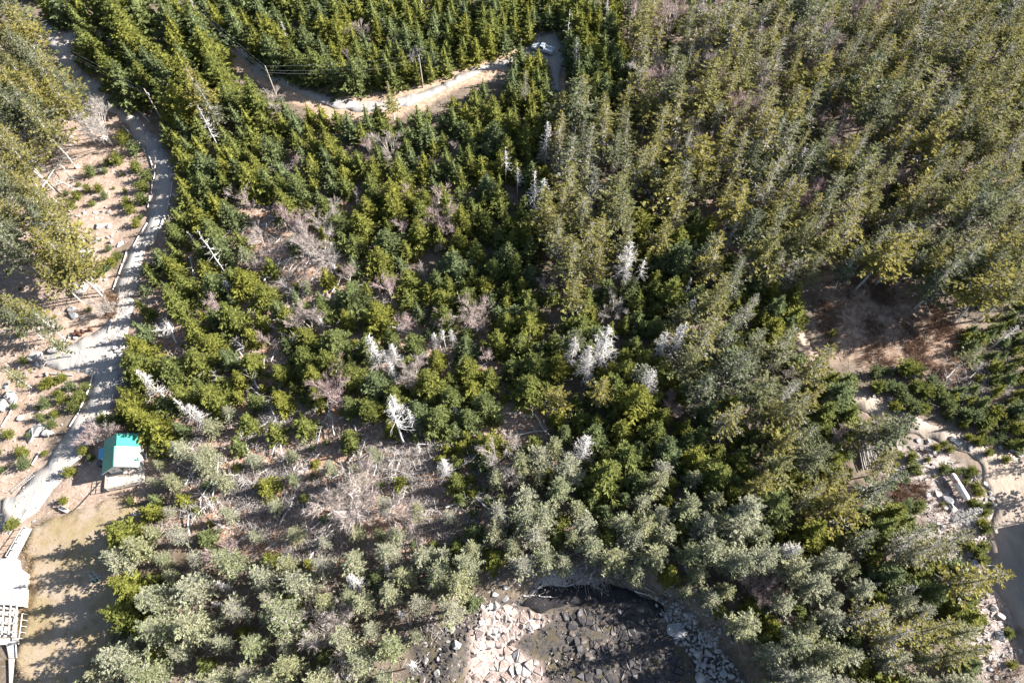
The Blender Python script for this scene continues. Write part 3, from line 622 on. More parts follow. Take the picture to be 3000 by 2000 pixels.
MAIN = [(420, 300), (480, 310), (650, 280), (860, 300), (960, 335), (1180, 325), (1300, 285), (1390, 230), (1460, 290), (1600, 330), (1600, 560), (1570, 800), (1650, 860), (1850, 830), (1900, 950), (1800, 1110), (1500, 1160), (1300, 1250), (1150, 1190),
        (1000, 1190), (800, 1170), (600, 1250), (430, 1260), (330, 1230), (340, 1100), (390, 850), (420, 740), (470, 650), (520, 600), (520, 440)]
fill('young_spruce', [(395, 760), (440, 690), (470, 640), (520, 620), (500, 720), (430, 850), (420, 1000), (390, 1150), (340, 1240), (318, 1190), (362, 1060), (388, 940), (405, 850)], 900, 6.5, 9, 1.3, 0.45)
LOWMAIN = [(340, 880), (420, 740), (520, 620), (700, 560), (1000, 600), (1150, 720), (1250, 900), (1560, 960), (1600, 1140), (1300, 1260), (1150, 1200), (1000, 1200), (800, 1180), (600, 1250), (420, 1260), (330, 1200)]
fill('young_spruce', LOWMAIN, 1200, 7, 9.5, 2.0, 0.5, clear=(BRUSH2,), holes=0.0)
fill('young_spruce', LOWMAIN, 7000, 3, 7, 1.45, 0.5, clear=(BRUSH2,), holes=0.2)
fill('grey_spruce', LOWMAIN, 300, 5, 9, 1.6, 0.5, holes=0.4, prob=.5)
MAINCUT = [MAIN, LOWMAIN]
fill('young_spruce', MAIN, 12000, 5.5, 9.5, 1.5, 0.5, clear=(BRUSH2, BRUSH3, LOWMAIN), holes=0.6)
for px, py, h in ((345, 1560, 9), (330, 1640, 10), (350, 1720, 11), (330, 1790, 11), (380, 1600, 10)): at_top('young_spruce' if h != 10 else 'grey_spruce', px, py, h, None, 0.7, r=1.4)
LOWLEFT = [(350, 1240), (560, 1250), (520, 1400), (560, 1520), (640, 1630), (500, 1700), (400, 1640), (420, 1500), (400, 1340)]
fill('grey_spruce', LOWLEFT, 300, 5, 8, 1.9, 0.5)
fill('young_spruce', LOWLEFT, 1500, 4, 6.5, 1.3, 0.5)
SHOREWOOD = [(340, 1760), (400, 1640), (520, 1680), (640, 1620), (900, 1640), (1120, 1600), (1400, 1590), (1440, 1700), (1400, 1770), (1290, 1800), (1230, 1860), (1180, 2040), (190, 2040), (280, 1890)]
fill('grey_spruce', SHOREWOOD, 700, 10, 13, 2.2, 0.6, holes=0.5)
fill('dead_spruce', SHOREWOOD, 70, 5, 9, 0.9, 0.6, prob=.7)
fill('grey_spruce', SHOREWOOD, 3500, 6.5, 10.5, 1.6, 0.55, holes=0.7)
fill('young_spruce', SHOREWOOD, 2500, 3.5, 5.5, 1.2, 0.5)
COVEWOOD = [(1460, 1330), (1650, 1290), (1700, 1450), (1780, 1560), (1950, 1350), (2150, 1480), (2200, 1640), (2240, 2010), (2120, 1800), (1960, 1740), (1880, 1690), (1740, 1650), (1500, 1690), (1410, 1600)]
fill('grey_spruce', [(2080, 1560), (2200, 1480), (2450, 1640), (2450, 2040), (2240, 2040), (2180, 1850)], 500, 12, 16, 1.8, 0.6)
fill('grey_spruce', COVEWOOD, 1500, 8, 12.5, 1.75, 0.55, holes=0.7)
fill('young_spruce', COVEWOOD, 2500, 4, 6.5, 1.25, 0.5)
fill('grey_spruce', [(600, 1440), (900, 1500), (1100, 1500), (1500, 1480), (1450, 1600), (900, 1620), (640, 1600)], 120, 5, 8, 2.4, 0.5)
fill('young_spruce', [(1180, 1220), (1520, 1280), (1540, 1400), (1440, 1560), (1200, 1560), (1230, 1400)], 1200, 3.5, 6.5, 1.25, 0.5, holes=0.35)
fill('young_spruce', [(560, 1230), (1000, 1180), (1250, 1220), (1250, 1300), (1000, 1290), (800, 1270), (560, 1340)], 300, 5, 8, 1.9, 0.5, holes=0.15)
fill('grey_spruce', BRUSH, 200, 4.5, 7.5, 2.0, 0.5, holes=-0.1)
fill('young_spruce', BRUSH, 2500, 2, 6, 1.5, 0.5, holes=0.05)
fill('dead_spruce', BRUSH, 160, 4, 8, 1.6, 0.5, prob=0.5)
fill('dead_spruce', LOWMAIN, 240, 3, 8, 0.7, 0.5, prob=0.5)
EASTDARK = [(1880, 950), (1860, 620), (2080, 650), (2160, 800), (2350, 850), (2330, 960), (2380, 1060), (2480, 1120), (2530, 1260), (2500, 1420), (2560, 1480), (2720, 1540), (2800, 1640), (2850, 1760), (2860, 2040), (2180, 2040), (2180, 1640), (2100, 1480), (1950, 1380), (1780, 1540), (1700, 1420), (1600, 1200), (1800, 1110)]
fill('grey_spruce', [(2200, 1600), (2520, 1660), (2700, 1760), (2850, 1850), (2860, 2040), (2180, 2040)], 900, 8, 11, 1.8, 0.55)
fill('tall_spruce', [(1900, 850), (2100, 700), (2500, 1150), (2700, 1600), (2850, 1760), (2300, 1500), (2100, 1250)], 260, 12, 17, 2.2, 0.75, s=(1.0, 1.4))
fill('young_spruce', EASTDARK, 900, 9, 13, 2.2, 0.55, holes=0.3)
fill('young_spruce', EASTDARK, 14000, 5.5, 9, 1.4, 0.5, holes=0.85)
OLD = [(1640, -40), (3040, -40), (3040, 830), (2850, 830), (2720, 790), (2600, 760), (2440, 780), (2330, 840), (2230, 780), (2150, 620), (2040, 520), (1930, 560), (1870, 700), (1840, 830), (1700, 760), (1600, 680), (1575, 480), (1600, 330), (1660, 250), (1680, 120)]
fill('tall_spruce', OLD, 9000, 12, 20, 2.0, 0.75, s=(1.0, 1.6), var=[0, 1, 2, 3, 4, 5, 3, 1, 5, 4, 6], holes=0.4)
fill('bare_birch', OLD, 90, 8, 12, 1.2, 0.6, var=[0, 3, 4])
fill('young_spruce', OLD, 6000, 2.5, 5.5, 1.2, 0.5)
fill('dead_spruce', OLD, 200, 9, 15, 0.8, 0.6, prob=0.8)
fill('dead_spruce', EASTDARK, 90, 7, 12, 0.8, 0.6)
fill('young_spruce', [(1900, 560), (2080, 560), (2240, 780), (2400, 850), (2300, 900), (1880, 760)], 900, 2.5, 4.5, 1.3, 0.5)
EAST = [(2790, 800), (3040, 800), (3040, 1310), (2900, 1290), (2780, 1210), (2800, 1140), (2880, 1100), (2830, 980)]
fill('young_spruce', EAST, 2500, 2.5, 5, 1.1, 0.5)
fill('tall_spruce', EAST, 60, 8, 12, 2.3, 0.7, s=(1.2, 1.6))
fill('young_spruce', RED, 40, 2, 4.5, 3, 0.5, prob=0.5)
fill('spruce_bush', RUBBLE, 160, 0.8, 1.8, 1.2, 0.5)
fill('spruce_bush', DIRT, 120, 0.7, 1.6, 1.6, 0.5)
# the woods go on a little way outside the view
for k, x0, x1, y0, y1, h0, h1, n_ in (('young_spruce', -150, -85, 40, 195, 7, 12, 500), ('tall_spruce', 95, 165, 20, 195, 10, 15, 500), ('tall_spruce', -50, 160, 168, 198, 10, 15, 500)):
    for _ in range(n_):
        x, y = random.uniform(x0, x1), random.uniform(y0, y1); px, py = proj(x, y, 8.0)
        if -120 < px < 3120 and py > -80: continue
        put(k, x, y, random.uniform(h0, h1), 1.9)

# ------------------------------------------------------------------ words that single out each thing
LANDMARKS = [('the green-roofed cabin', 360, 1330), ('the white propane tank', 2815, 1425), ('the parked pickup truck', 1590, 140), ('the round pale boulder', 484, 969), ('the huge driveway boulder', 235, 850),
             ('the rusty barrels', 246, 975), ('the stacked bare poles', 2545, 1330), ('the dark seaweed line', 1750, 1735), ('the pink rock ledge', 1480, 1850), ('the reddish brush clearing', 2620, 930),
             ('the dirt track end', 2350, 1010), ('the pole beside the driveway', 455, 320), ('the pole on the grass verge', 1234, 215), ('the big pink birch', 1004, 1470), ('the lawn', 230, 1700),
             ('the whitest tall snag', 1770, 1010), ('the pale fan-shaped birch', 1388, 905), ('the white deck beside the lawn', 40, 1780), ('the shaded gravel yard', 2950, 1620), ('the narrow footpath', 2035, 620),  # the landmark by the lawn is the raised deck, not a house
             ('the bend of the upper road', 980, 290), ('the junction of the two roads', 160, 95), ('the birch pair', 915, 700), ('the long leaning dead trunk', 1165, 1180), ('the rock rubble slope', 2050, 1870), ('the stony clearing', 300, 700),
             ('the grey birch by the driveway', 286, 360), ('the tree gap on the hill', 1960, 430), ('the top right woods', 2700, 200), ('the eastern woods', 2500, 600), ('the shore birch', 946, 1825), ('the tall leaning yard spruce', 2900, 1680)]
ORD = ['nearest', 'second', 'third', 'fourth', 'fifth', 'sixth', 'seventh', 'eighth', 'ninth', 'tenth', 'eleventh', 'twelfth', 'thirteenth', 'fourteenth', 'fifteenth', 'sixteenth', 'seventeenth', 'eighteenth', 'nineteenth', 'twentieth']
for tens in ('twenty', 'thirty', 'forty', 'fifty', 'sixty', 'seventy', 'eighty', 'ninety'):
    for u in ('', 'first', 'second', 'third', 'fourth', 'fifth', 'sixth', 'seventh', 'eighth', 'ninth'):
        ORD.append(tens+'-'+u if u else (tens[:-1]+'ieth'))
ORD = ORD[:20]+[q for q in ORD[21:]]
DIRS = ['right of', 'up and right of', 'above', 'up and left of', 'left of', 'down and left of', 'below', 'down and right of']
def relations(pts):
    """for every point the landmark, side and rank that no other point of the same kind has"""
    pts = np.array(pts, float); best = [(999, None)]*len(pts)
    for li, (nm, lx, ly) in enumerate(LANDMARKS):
        d = np.hypot(pts[:, 0]-lx, pts[:, 1]-ly); a = np.degrees(np.arctan2(-(pts[:, 1]-ly), pts[:, 0]-lx))
        sec = (np.round(a/45).astype(int)) % 8
        for s_ in range(8):
            ids = np.where(sec == s_)[0]; ids = ids[np.argsort(d[ids])]
            for r, i in enumerate(ids[:60]):
                if r < best[i][0]: best[i] = (r, (nm, s_, r))
    out = []
    for r, q in best:
        out.append(None if q is None else f"{ORD[q[2]]} {DIRS[q[1]]} {q[0]}")
    return out
def in_view(px, py, m=0): return (px > -m) & (px < 3000+m) & (py > -m) & (py < 2000+m)

NOUN = {'young_spruce': ('bushy young green spruce', 'young spruce', 'young spruces growing close together'), 'spruce_bush': ('low rounded spruce bush', 'spruce bush', 'low spruce bushes'),
        'tall_spruce': ('tall thin old spruce', 'tall spruce', 'tall old spruces with bare lower trunks'), 'grey_spruce': ('wide grey-green spruce', 'grey-green spruce', 'wide grey-green spruces of the shore'),
        'dead_spruce': ('bare silver dead spruce', 'dead spruce', 'standing dead spruces'), 'bare_birch': ('leafless birch with fine twigs', 'birch', 'leafless birches')}
for k in NOUN:
    L = [t for t in trees if t['k'] == k]
    if not L: continue
    x = np.array([t['x'] for t in L]); y = np.array([t['y'] for t in L]); h = np.array([t['h'] for t in L]); z = gh(x, y)
    cx, cy = proj(x, y, z+h*0.6); tx, ty = proj(x, y, z+h*0.95)
    dep = (CAM_H-z)*CT+y*ST
    vis = in_view(cx, cy) | in_view(tx, ty)
    score = np.where(vis, h*(1 if k != 'spruce_bush' else 0.6)/dep, 0)
    order = np.argsort(-score); keepn = [i for i in order if vis[i]][:300]
    rel = relations(np.column_stack([cx, cy])); K = KINDS[k]; keep = set(keepn)
    print('COUNT', k, len(L), 'in view', int(vis.sum()))
    hs = sorted(h[i] for i in keepn)
    for i in keepn:
        t = L[i]; v = t['var']
        t0 = thing(k, (NOUN[k][0]+', '+(rel[i] or 'deep in the woods')), NOUN[k][1], (t['x'], t['y'], float(z[i])), t['rz'], NOUN[k][2])
        le = t['lean']; t0.rotation_euler = (random.uniform(-le, le), random.uniform(-le, le), t['rz'])
        s = t['s']; t0.scale = (t['h']*s, t['h']*s, t['h'])
        link('trunk', K['trunks'][v % len(K['trunks'])], t0)
        link('crown', K['crowns'][v % len(K['crowns'])], t0)
    rest = [i for i in range(len(L)) if i not in keep]
    if k == 'dead_spruce' or k == 'bare_birch': rest = []
    if rest:
        VV, TT, MM, SS = [], [], [], []; off = 0
        tarr = K['ta'][0]
        for i in rest:
            t = L[i]; v, f, mi = K['ca'][t['var'] % len(K['ca'])]
            a = t['rz']; c_, s_ = math.cos(a), math.sin(a); hh = t['h']; s = t['s']
            Rm = np.array([[c_, -s_, 0], [s_, c_, 0], [0, 0, 1]], np.float32)
            for (vv, ff, mm) in ((v, f, mi), (tarr[0], tarr[1], tarr[2]+2)):
                q = (vv*np.array((hh*s, hh*s, hh), np.float32))@Rm.T+np.array((t['x'], t['y'], z[i]), np.float32)
                VV.append(q); TT.append(ff+off); MM.append(mm); SS.append(np.full(len(q), random.random(), np.float32)); off += len(q)
        VV, TT, MM, SS = map(np.concatenate, (VV, TT, MM, SS))
        o = link({'young_spruce': 'young_spruce_thicket', 'tall_spruce': 'old_spruce_forest'}.get(k, k+'_cover'), mesh_from('forest', VV, TT, K['cmats']+K['tmats'], mi=MM, shade=SS))
        o['kind'] = 'stuff'; o['label'] = {'young_spruce': 'dense cover of smaller young spruces between the larger ones', 'tall_spruce': 'far part of the old spruce forest seen as one mass'}.get(k, 'smaller plants filling the gaps')
        print('STUFF', k, len(rest), 'tris', len(TT))

# ------------------------------------------------------------------ rocks
def rock_mesh(name, seed, m, flat=0.6, n=16, jag=0.25, bevel=True):
    R = random.Random(seed); bm = bmesh.new()
    for _ in range(n):
        v = Vector((R.gauss(0, 1), R.gauss(0, 1), R.gauss(0, 1))).normalized()*R.uniform(1-jag, 1)
        bm.verts.new((v.x, v.y, v.z*flat))
    r = bmesh.ops.convex_hull(bm, input=bm.verts)
    bmesh.ops.delete(bm, geom=[g for g in r['geom_interior'] if isinstance(g, bmesh.types.BMVert)], context='VERTS')
    bmesh.ops.dissolve_limit(bm, angle_limit=0.2, verts=bm.verts, edges=bm.edges)
    if bevel: bmesh.ops.bevel(bm, geom=list(bm.edges), offset=0.06, segments=1, profile=0.5, affect='EDGES')
    me = bpy.data.meshes.new(name); bm.to_mesh(me); bm.free(); me.materials.append(m); return me
ROCKM = {k: [rock_mesh('boulder', 10*k+i, M_ROCKS[k], flat=(0.55, 0.7, 0.5, 0.4, 0.45)[k], n=12+2*i) for i in range(4)] for k in range(5)}
rocks = []
def rock(px, py, wpx, k, asp=1.0, rz=None, hz=1.0, cat='boulder'):
    p = P3(px, py); dep = CAM_H*CT+p.y*ST; r = wpx/2*dep/2000
    rocks.append((px, py, p, r, k, asp, rz if rz is not None else random.uniform(0, 2*PI), hz, cat))
for a in [(235, 850, 66, 0, .75, -0.5), (484, 968, 58, 0, 1, 0), (104, 1046, 56, 0, .75, .3), (158, 1027, 44, 0, .7, 0), (182, 1001, 26, 0), (212, 908, 30, 1), (218, 925, 40, 1, .6), (272, 806, 28, 0, .6), (280, 842, 20, 0), (310, 820, 18, 0, .7), (208, 985, 20, 1), (222, 990, 16, 1), (138, 1095, 30, 2, .5), (120, 1100, 26, 2, .5),
          (34, 1163, 50, 0, .7), (6, 1190, 50, 0), (20, 1130, 26, 0), (115, 1262, 60, 0, .7), (95, 1275, 50, 0, .6), (140, 1270, 44, 0, .6), (60, 1225, 24, 0), (290, 664, 28, 0), (285, 705, 20, 0), (240, 708, 26, 0), (355, 718, 24, 1), (270, 735, 18, 0), (250, 740, 44, 1, .5), (320, 665, 22, 0), (228, 490, 16, 0), (295, 500, 20, 0),
          (1043, 62, 20, 0), (1300, 60, 14, 0), (300, 660, 16, 0), (560, 410, 16, 1), (775, 660, 20, 1), (600, 1085, 22, 1), (1696, 1482, 28, 1), (1695, 1508, 26, 1), (2010, 1665, 30, 1, .7), (1068, 1960, 50, 0, .6), (1100, 1985, 70, 1, .6), (1025, 1978, 34, 0), (385, 1685, 36, 1, .8), (965, 1618, 24, 4), (1230, 1608, 26, 1, .6),
          (2605, 1170, 26, 0, .7), (2595, 1085, 14, 0), (2620, 1080, 14, 0), (2560, 1160, 16, 0), (2790, 1288, 30, 0, .7), (2805, 1297, 22, 0), (2842, 1312, 24, 0), (2690, 1290, 20, 0), (2718, 1293, 24, 0, .7), (2930, 1310, 16, 0), (2965, 1320, 26, 0, .5), (2985, 1332, 22, 0), (2720, 1172, 14, 0),
          (2748, 1447, 28, 0, .9), (2774, 1466, 38, 1, .7, -.6), (2796, 1468, 20, 1), (2792, 1491, 32, 0, .8), (2770, 1488, 18, 1), (2800, 1522, 26, 0, .6), (2855, 1525, 28, 0, .7), (2740, 1435, 12, 0), (2715, 1450, 22, 1), (2615, 1385, 16, 0), (2886, 1418, 18, 0), (2900, 1445, 16, 0), (2905, 1460, 18, 0), (2912, 1478, 18, 0), (2868, 1395, 14, 0),
          (2756, 1585, 44, 0, .8), (2790, 1600, 22, 0), (2805, 1590, 14, 0), (2867, 1572, 12, 0), (2875, 1576, 10, 0), (2845, 1625, 24, 1), (2850, 1650, 34, 1, .8), (2790, 1645, 26, 0), (2812, 1660, 22, 1), (2785, 1665, 20, 0), (2910, 1780, 26, 0), (2930, 1805, 34, 0, .8), (2845, 1785, 20, 0), (2820, 1790, 26, 0), (2822, 1815, 28, 0),
          (2808, 1780, 26, 1), (2930, 1865, 40, 0, .9), (2950, 1850, 18, 0), (2895, 1925, 24, 0, .5), (2960, 1900, 16, 0), (2985, 1905, 18, 0), (2950, 1915, 14, 0), (2900, 1960, 16, 0), (2780, 1330, 12, 1), (1545, 143, 14, 1)]:
    rock(*a)
R = random.Random(5)
def scatter(poly, n, w0, w1, kinds, asp=(0.5, 1), hz=(0.6, 1.1), sep=0.9, **kw):
    bx = [q[0] for q in poly]; by = [q[1] for q in poly]; got = []
    for _ in range(n*30):
        if len(got) >= n: break
        px, py = R.uniform(min(bx), max(bx)), R.uniform(min(by), max(by))
        if not inpoly(px, py, poly)[0]: continue
        wd = w0+(w1-w0)*R.random()**2
        if any((px-a)**2+(py-c)**2 < (sep*(wd+e)/2)**2 for a, c, e in got): continue
        got.append((px, py, wd)); rock(px, py, wd, R.choice(kinds), R.uniform(*asp), hz=R.uniform(*hz), **kw)
scatter(LEDGE, 90, 6, 26, [2, 2, 0, 4], hz=(0.9, 1.5), sep=0.8)
scatter([(1400, 1780), (1500, 1770), (1620, 1800), (1560, 1860), (1400, 1900)], 40, 8, 30, [2, 0, 2, 4], hz=(0.3, 0.5), sep=0.65)
scatter([(1240, 1860), (1380, 1820), (1390, 2000), (1200, 2000)], 60, 10, 40, [4, 4, 0, 4, 3], sep=0.75)
RIPRAP = [(1930, 1790), (1990, 1760), (2060, 1840), (2130, 1920), (2190, 2010), (2060, 2010), (2030, 1930), (1970, 1870), (1960, 1830)]
scatter(RIPRAP, 130, 12, 42, [0, 1, 1, 0], sep=0.68)
scatter([(1620, 1790), (1900, 1770), (1960, 1850), (2040, 1960), (2060, 2000), (1600, 2000), (1590, 1900), (1700, 1880)], 70, 12, 34, [3, 3, 3, 4], hz=(0.25, 0.5), sep=0.7)
scatter([(1930, 1780), (1960, 1790), (1990, 1860), (1970, 1880), (1930, 1830)], 4, 50, 70, [4], hz=(0.3, 0.4))
scatter([(1740, 1760), (1940, 1750), (1960, 1800), (1800, 1790)], 16, 10, 26, [4, 1, 4])
scatter(DIRT, 60, 8, 20, [0, 0, 1]); scatter([(180, 620), (330, 600), (330, 720), (200, 740)], 24, 8, 22, [0, 0, 2]); scatter(RUBBLE, 90, 8, 26, [0, 0, 1])
scatter(BRUSH, 16, 10, 24, [0, 1]); scatter([(1380, 1560), (1560, 1500), (1560, 1700), (1500, 1760), (1430, 1740)], 14, 10, 30, [1, 0])
scatter([(250, 1330), (300, 1340), (280, 1400), (215, 1430), (200, 1400)], 26, 5, 10, [1, 0])
big = sorted(range(len(rocks)), key=lambda i: -rocks[i][3]/(CAM_H*CT+rocks[i][2].y*ST))
rel = relations([(r[0], r[1]) for r in rocks])
RN = ['pale grey granite boulder', 'grey weathered boulder', 'pinkish granite block', 'dark wet shore rock', 'brown shore stone']
def rock_tf(r):
    px, py, p, rad, k, asp, rz, hz, cat = r
    return (p.x, p.y, p.z+rad*0.18*hz), (R.uniform(-.15, .15), R.uniform(-.15, .15), rz), (rad*1.12, rad*1.12*asp, rad*1.15*hz)
for i in big[:300]:
    r = rocks[i]; lo, ro, sc = rock_tf(r)
    tag(link('boulder', ROCKM[r[4]][i % 4], None, lo, ro, sc), RN[r[4]]+', '+(rel[i] or 'on the shore'), 'boulder', 'boulders and shore rocks')
def join_rocks(name, items, label):
    VV, FF, MM = [], [], []; off = 0
    for me, lo, ro, sc, mi in items:
        T = Matrix.LocRotScale(Vector(lo), __import__('mathutils').Euler(ro), Vector(sc))
        for v in me.vertices: VV.append(tuple(T@v.co))
        for p in me.polygons: FF.append(tuple(i+off for i in p.vertices)); MM.append(mi)
        off += len(me.vertices)
    o = link(name, mesh_from(name, VV, FF, M_ROCKS, mi=MM)); o['kind'] = 'stuff'; o['label'] = label
PEB = [[rock_mesh('pebble', 500+7*k+i, M_ROCKS[k], 0.6, 9, bevel=False) for i in range(3)] for k in range(5)]
items = []
for i in big[300:]: items.append((ROCKM[rocks[i][4]][i % 4], *rock_tf(rocks[i]), rocks[i][4]))
def pebbles(poly, n, r0, r1, ks):
    bx = [q[0] for q in poly]; by = [q[1] for q in poly]
    px = rng.uniform(min(bx), max(bx), n); py = rng.uniform(min(by), max(by), n); ok = inpoly(px, py, poly); px, py = px[ok], py[ok]
    x, y = unproj(px, py); z = gh(x, y)
    for a, c, d in zip(x, y, z):
        k = R.choice(ks); r = r0+(r1-r0)*R.random()**2.5
        items.append((PEB[k][R.randrange(3)], (a, c, d+r*0.2), (R.uniform(-.5, .5), R.uniform(-.5, .5), R.uniform(0, 6)), (r, r*R.uniform(.5, 1), r*0.8), k))
pebbles(COVE, 4200, 0.1, 0.4, [3, 3, 4, 3, 3]); pebbles(PALE, 900, 0.08, 0.4, [0, 2, 2]); pebbles(BEACH, 900, 0.06, 0.25, [0, 1, 4]); pebbles(RIPRAP, 700, 0.15, 0.45, [0, 1, 1])
pebbles([(1130, 1860), (1400, 1730), (1450, 1780), (1260, 1890)], 700, .1, .55, [0, 1, 4, 2]); pebbles([(1940, 1700), (2100, 1740), (2170, 1880), (2110, 1900), (1940, 1800)], 700, .1, .6, [0, 1, 1, 4])
pebbles(GOLD, 200, .1, .4, [4, 2]); pebbles(RUBBLE, 1800, 0.08, 0.45, [0, 0, 1, 2, 4]); pebbles(DIRT, 1800, 0.05, 0.32, [0, 0, 1, 2]); pebbles(BRUSH, 900, 0.08, 0.35, [0, 1, 2])
pebbles([(1390, 1560), (1560, 1500), (1600, 1700), (1440, 1740)], 500, .1, .5, [0, 1, 1]); pebbles([(430, 300), (480, 330), (530, 470), (490, 470)], 200, .08, .3, [0, 1]); pebbles(BRUSH3, 80, .1, .4, [0]); pebbles(BRUSH2, 250, .1, .35, [0, 2]); pebbles(BRUSH4, 150, .1, .5, [0]); pebbles(BRUSH5, 150, .1, .5, [0])
join_rocks('loose_stones', items, 'small loose stones strewn over the shore and clearings')

# cracked ledges: cells of a jittered grid, each a slab of its own
slabs = []
def ledge(poly, step, gap, h0, h1, ks, tilt=0.06, ang=0.4, ay=1.5, lift=0.0):
    wp = wpoly(poly); ca, sa = math.cos(ang), math.sin(ang)
    bx = [q[0] for q in wp]; by = [q[1] for q in wp]; cx0, cy0 = sum(bx)/len(bx), sum(by)/len(by); Rr = max(max(bx)-min(bx), max(by)-min(by))*0.8
    P = {}
    n_ = int(Rr/step)+2
    for i in range(-n_, n_+1):
        for j in range(-n_, n_+1):
            P[i, j] = ((i+R.uniform(-.42, .42))*step, (j+R.uniform(-.42, .42))*step*ay)
    for (i, j), (px, py) in P.items():
        wx, wy = cx0+px*ca-py*sa, cy0+px*sa+py*ca
        if not inpoly(wx, wy, wp)[0]: continue
        cell = [(px-3*step, py-3*step), (px+3*step, py-3*step), (px+3*step, py+3*step), (px-3*step, py+3*step)]
        for di in (-2, -1, 0, 1, 2):
            for dj in (-2, -1, 0, 1, 2):
                if (di or dj) and (i+di, j+dj) in P:
                    qx, qy = P[i+di, j+dj]; nx_, ny_ = qx-px, qy-py; L = math.hypot(nx_, ny_); nx_ /= L; ny_ /= L; lim = L/2-gap
                    out = []
                    for k in range(len(cell)):
                        a, c = cell[k], cell[(k+1) % len(cell)]
                        da = (a[0]-px)*nx_+(a[1]-py)*ny_-lim; dc = (c[0]-px)*nx_+(c[1]-py)*ny_-lim
                        if da <= 0: out.append(a)
                        if (da < 0) != (dc < 0): t = da/(da-dc); out.append((a[0]+(c[0]-a[0])*t, a[1]+(c[1]-a[1])*t))
                    cell = out
                    if len(cell) < 3: break
            if len(cell) < 3: break
        if len(cell) < 3: continue
        loc = [((x-px)*ca-(y-py)*sa, (x-px)*sa+(y-py)*ca) for x, y in cell]
        h = R.uniform(h0, h1); tx, ty = R.gauss(0, tilt), R.gauss(0, tilt); z = float(gh(wx, wy)); n2 = len(loc)
        V = [(x, y, -0.6) for x, y in loc]+[(x, y, h*.6+x*tx+y*ty+R.gauss(0, .05)) for x, y in loc]+[(x*.78+R.gauss(0, .05), y*.78+R.gauss(0, .05), h+x*tx+y*ty+R.gauss(0, .05)) for x, y in loc]
        F = [tuple(range(2*n2, 3*n2))]
        for l_ in (0, 1):
            for k in range(n2): F.append((l_*n2+k, l_*n2+(k+1) % n2, (l_+1)*n2+(k+1) % n2, (l_+1)*n2+k))
        qx, qy = proj(wx, wy, z); slabs.append((float(qx), float(qy), (wx, wy, z+lift), V, F, R.choice(ks)))
ledge(LEDGE, 0.95, 0.004, 0.1, 0.4, [2, 2, 2, 2, 0], 0.13, ay=1.9)
ledge([(1395, 1840), (1440, 1765), (1520, 1790), (1600, 1800), (1560, 1840), (1440, 1850)], 0.9, 0.015, 0.1, 0.5, [2, 0, 2], 0.2, ang=0.2)
ledge([(1640, 1800), (1740, 1790), (1900, 1800), (1950, 1860), (1990, 1930), (2020, 2010), (1700, 2010), (1680, 1900)], 1.0, 0.04, 0.0, 0.28, [3, 3, 3, 4], 0.12, ang=0.3, ay=1.3)
ledge([(1930, 1790), (1965, 1800), (1990, 1870), (1965, 1880)], 1.6, 0.04, 0.2, 0.5, [4, 1], 0.08, ang=0.4, ay=2)
rel = relations([(q[0], q[1]) for q in slabs])
SN = ['pale ledge slab', 'grey ledge slab', 'pink cracked ledge slab', 'wet black bedrock slab', 'brown bedrock slab']
order = sorted(range(len(slabs)), key=lambda i: (slabs[i][5] == 3, slabs[i][5] == 4))
for i in order[:300]:
    q = slabs[i]; tag(link('rock_slab', mesh_from('rock_slab', q[3], q[4], [M_ROCKS[q[5]]]), None, q[2]), SN[q[5]]+', '+(rel[i] or 'low in the cove'), 'rock slab', 'cracked slabs of the cove')['kind'] = 'thing'
if len(order) > 300:
    VV, FF, MM = [], [], []
    for i in order[300:]:
        q = slabs[i]; o_ = len(VV); VV += [(x+q[2][0], y+q[2][1], z+q[2][2]) for x, y, z in q[3]]; FF += [tuple(k+o_ for k in f) for f in q[4]]; MM += [q[5]]*len(q[4])
    o = link('bedrock', mesh_from('bedrock', VV, FF, M_ROCKS, mi=MM)); o['kind'] = 'stuff'; o['label'] = 'remaining dark bedrock slabs of the cove floor'
print('SLABS', len(slabs))

# ------------------------------------------------------------------ deadfall
logs = []
def log_mesh(seed, nst=10):
    V, T, Mi = trunk_arr(seed, 0.012, 1.0, 6, 0.012); R2 = np.random.default_rng(seed); t = TB()
    for _ in range(nst):
        z = R2.uniform(0.2, 0.95); a = R2.uniform(0, 2*PI); L = R2.uniform(0.04, 0.17)
        t.prism((0, 0, z), (math.cos(a)*L, math.sin(a)*L, z+L*0.4), 0.0035, 0.001, 0)
    v2, t2, m2 = t.arr(); return (V, T, Mi), (v2, t2, m2)
LOGS = [log_mesh(300+i, (12, 34, 60, 3)[i]) for i in range(4)]
LM = [(tmesh('log_trunk', a, [M_DEAD]), tmesh('log_stubs', c, [M_DEAD])) for a, c in LOGS]
def flog(x0, y0, x1, y1, k=1, lift=0.5, fat=1.0):
    a, c = P3(x0, y0), P3(x1, y1); logs.append(((x0+x1)/2, (y0+y1)/2, a+Vector((0, 0, lift)), c+Vector((0, 0, lift*1.6)), k, fat))
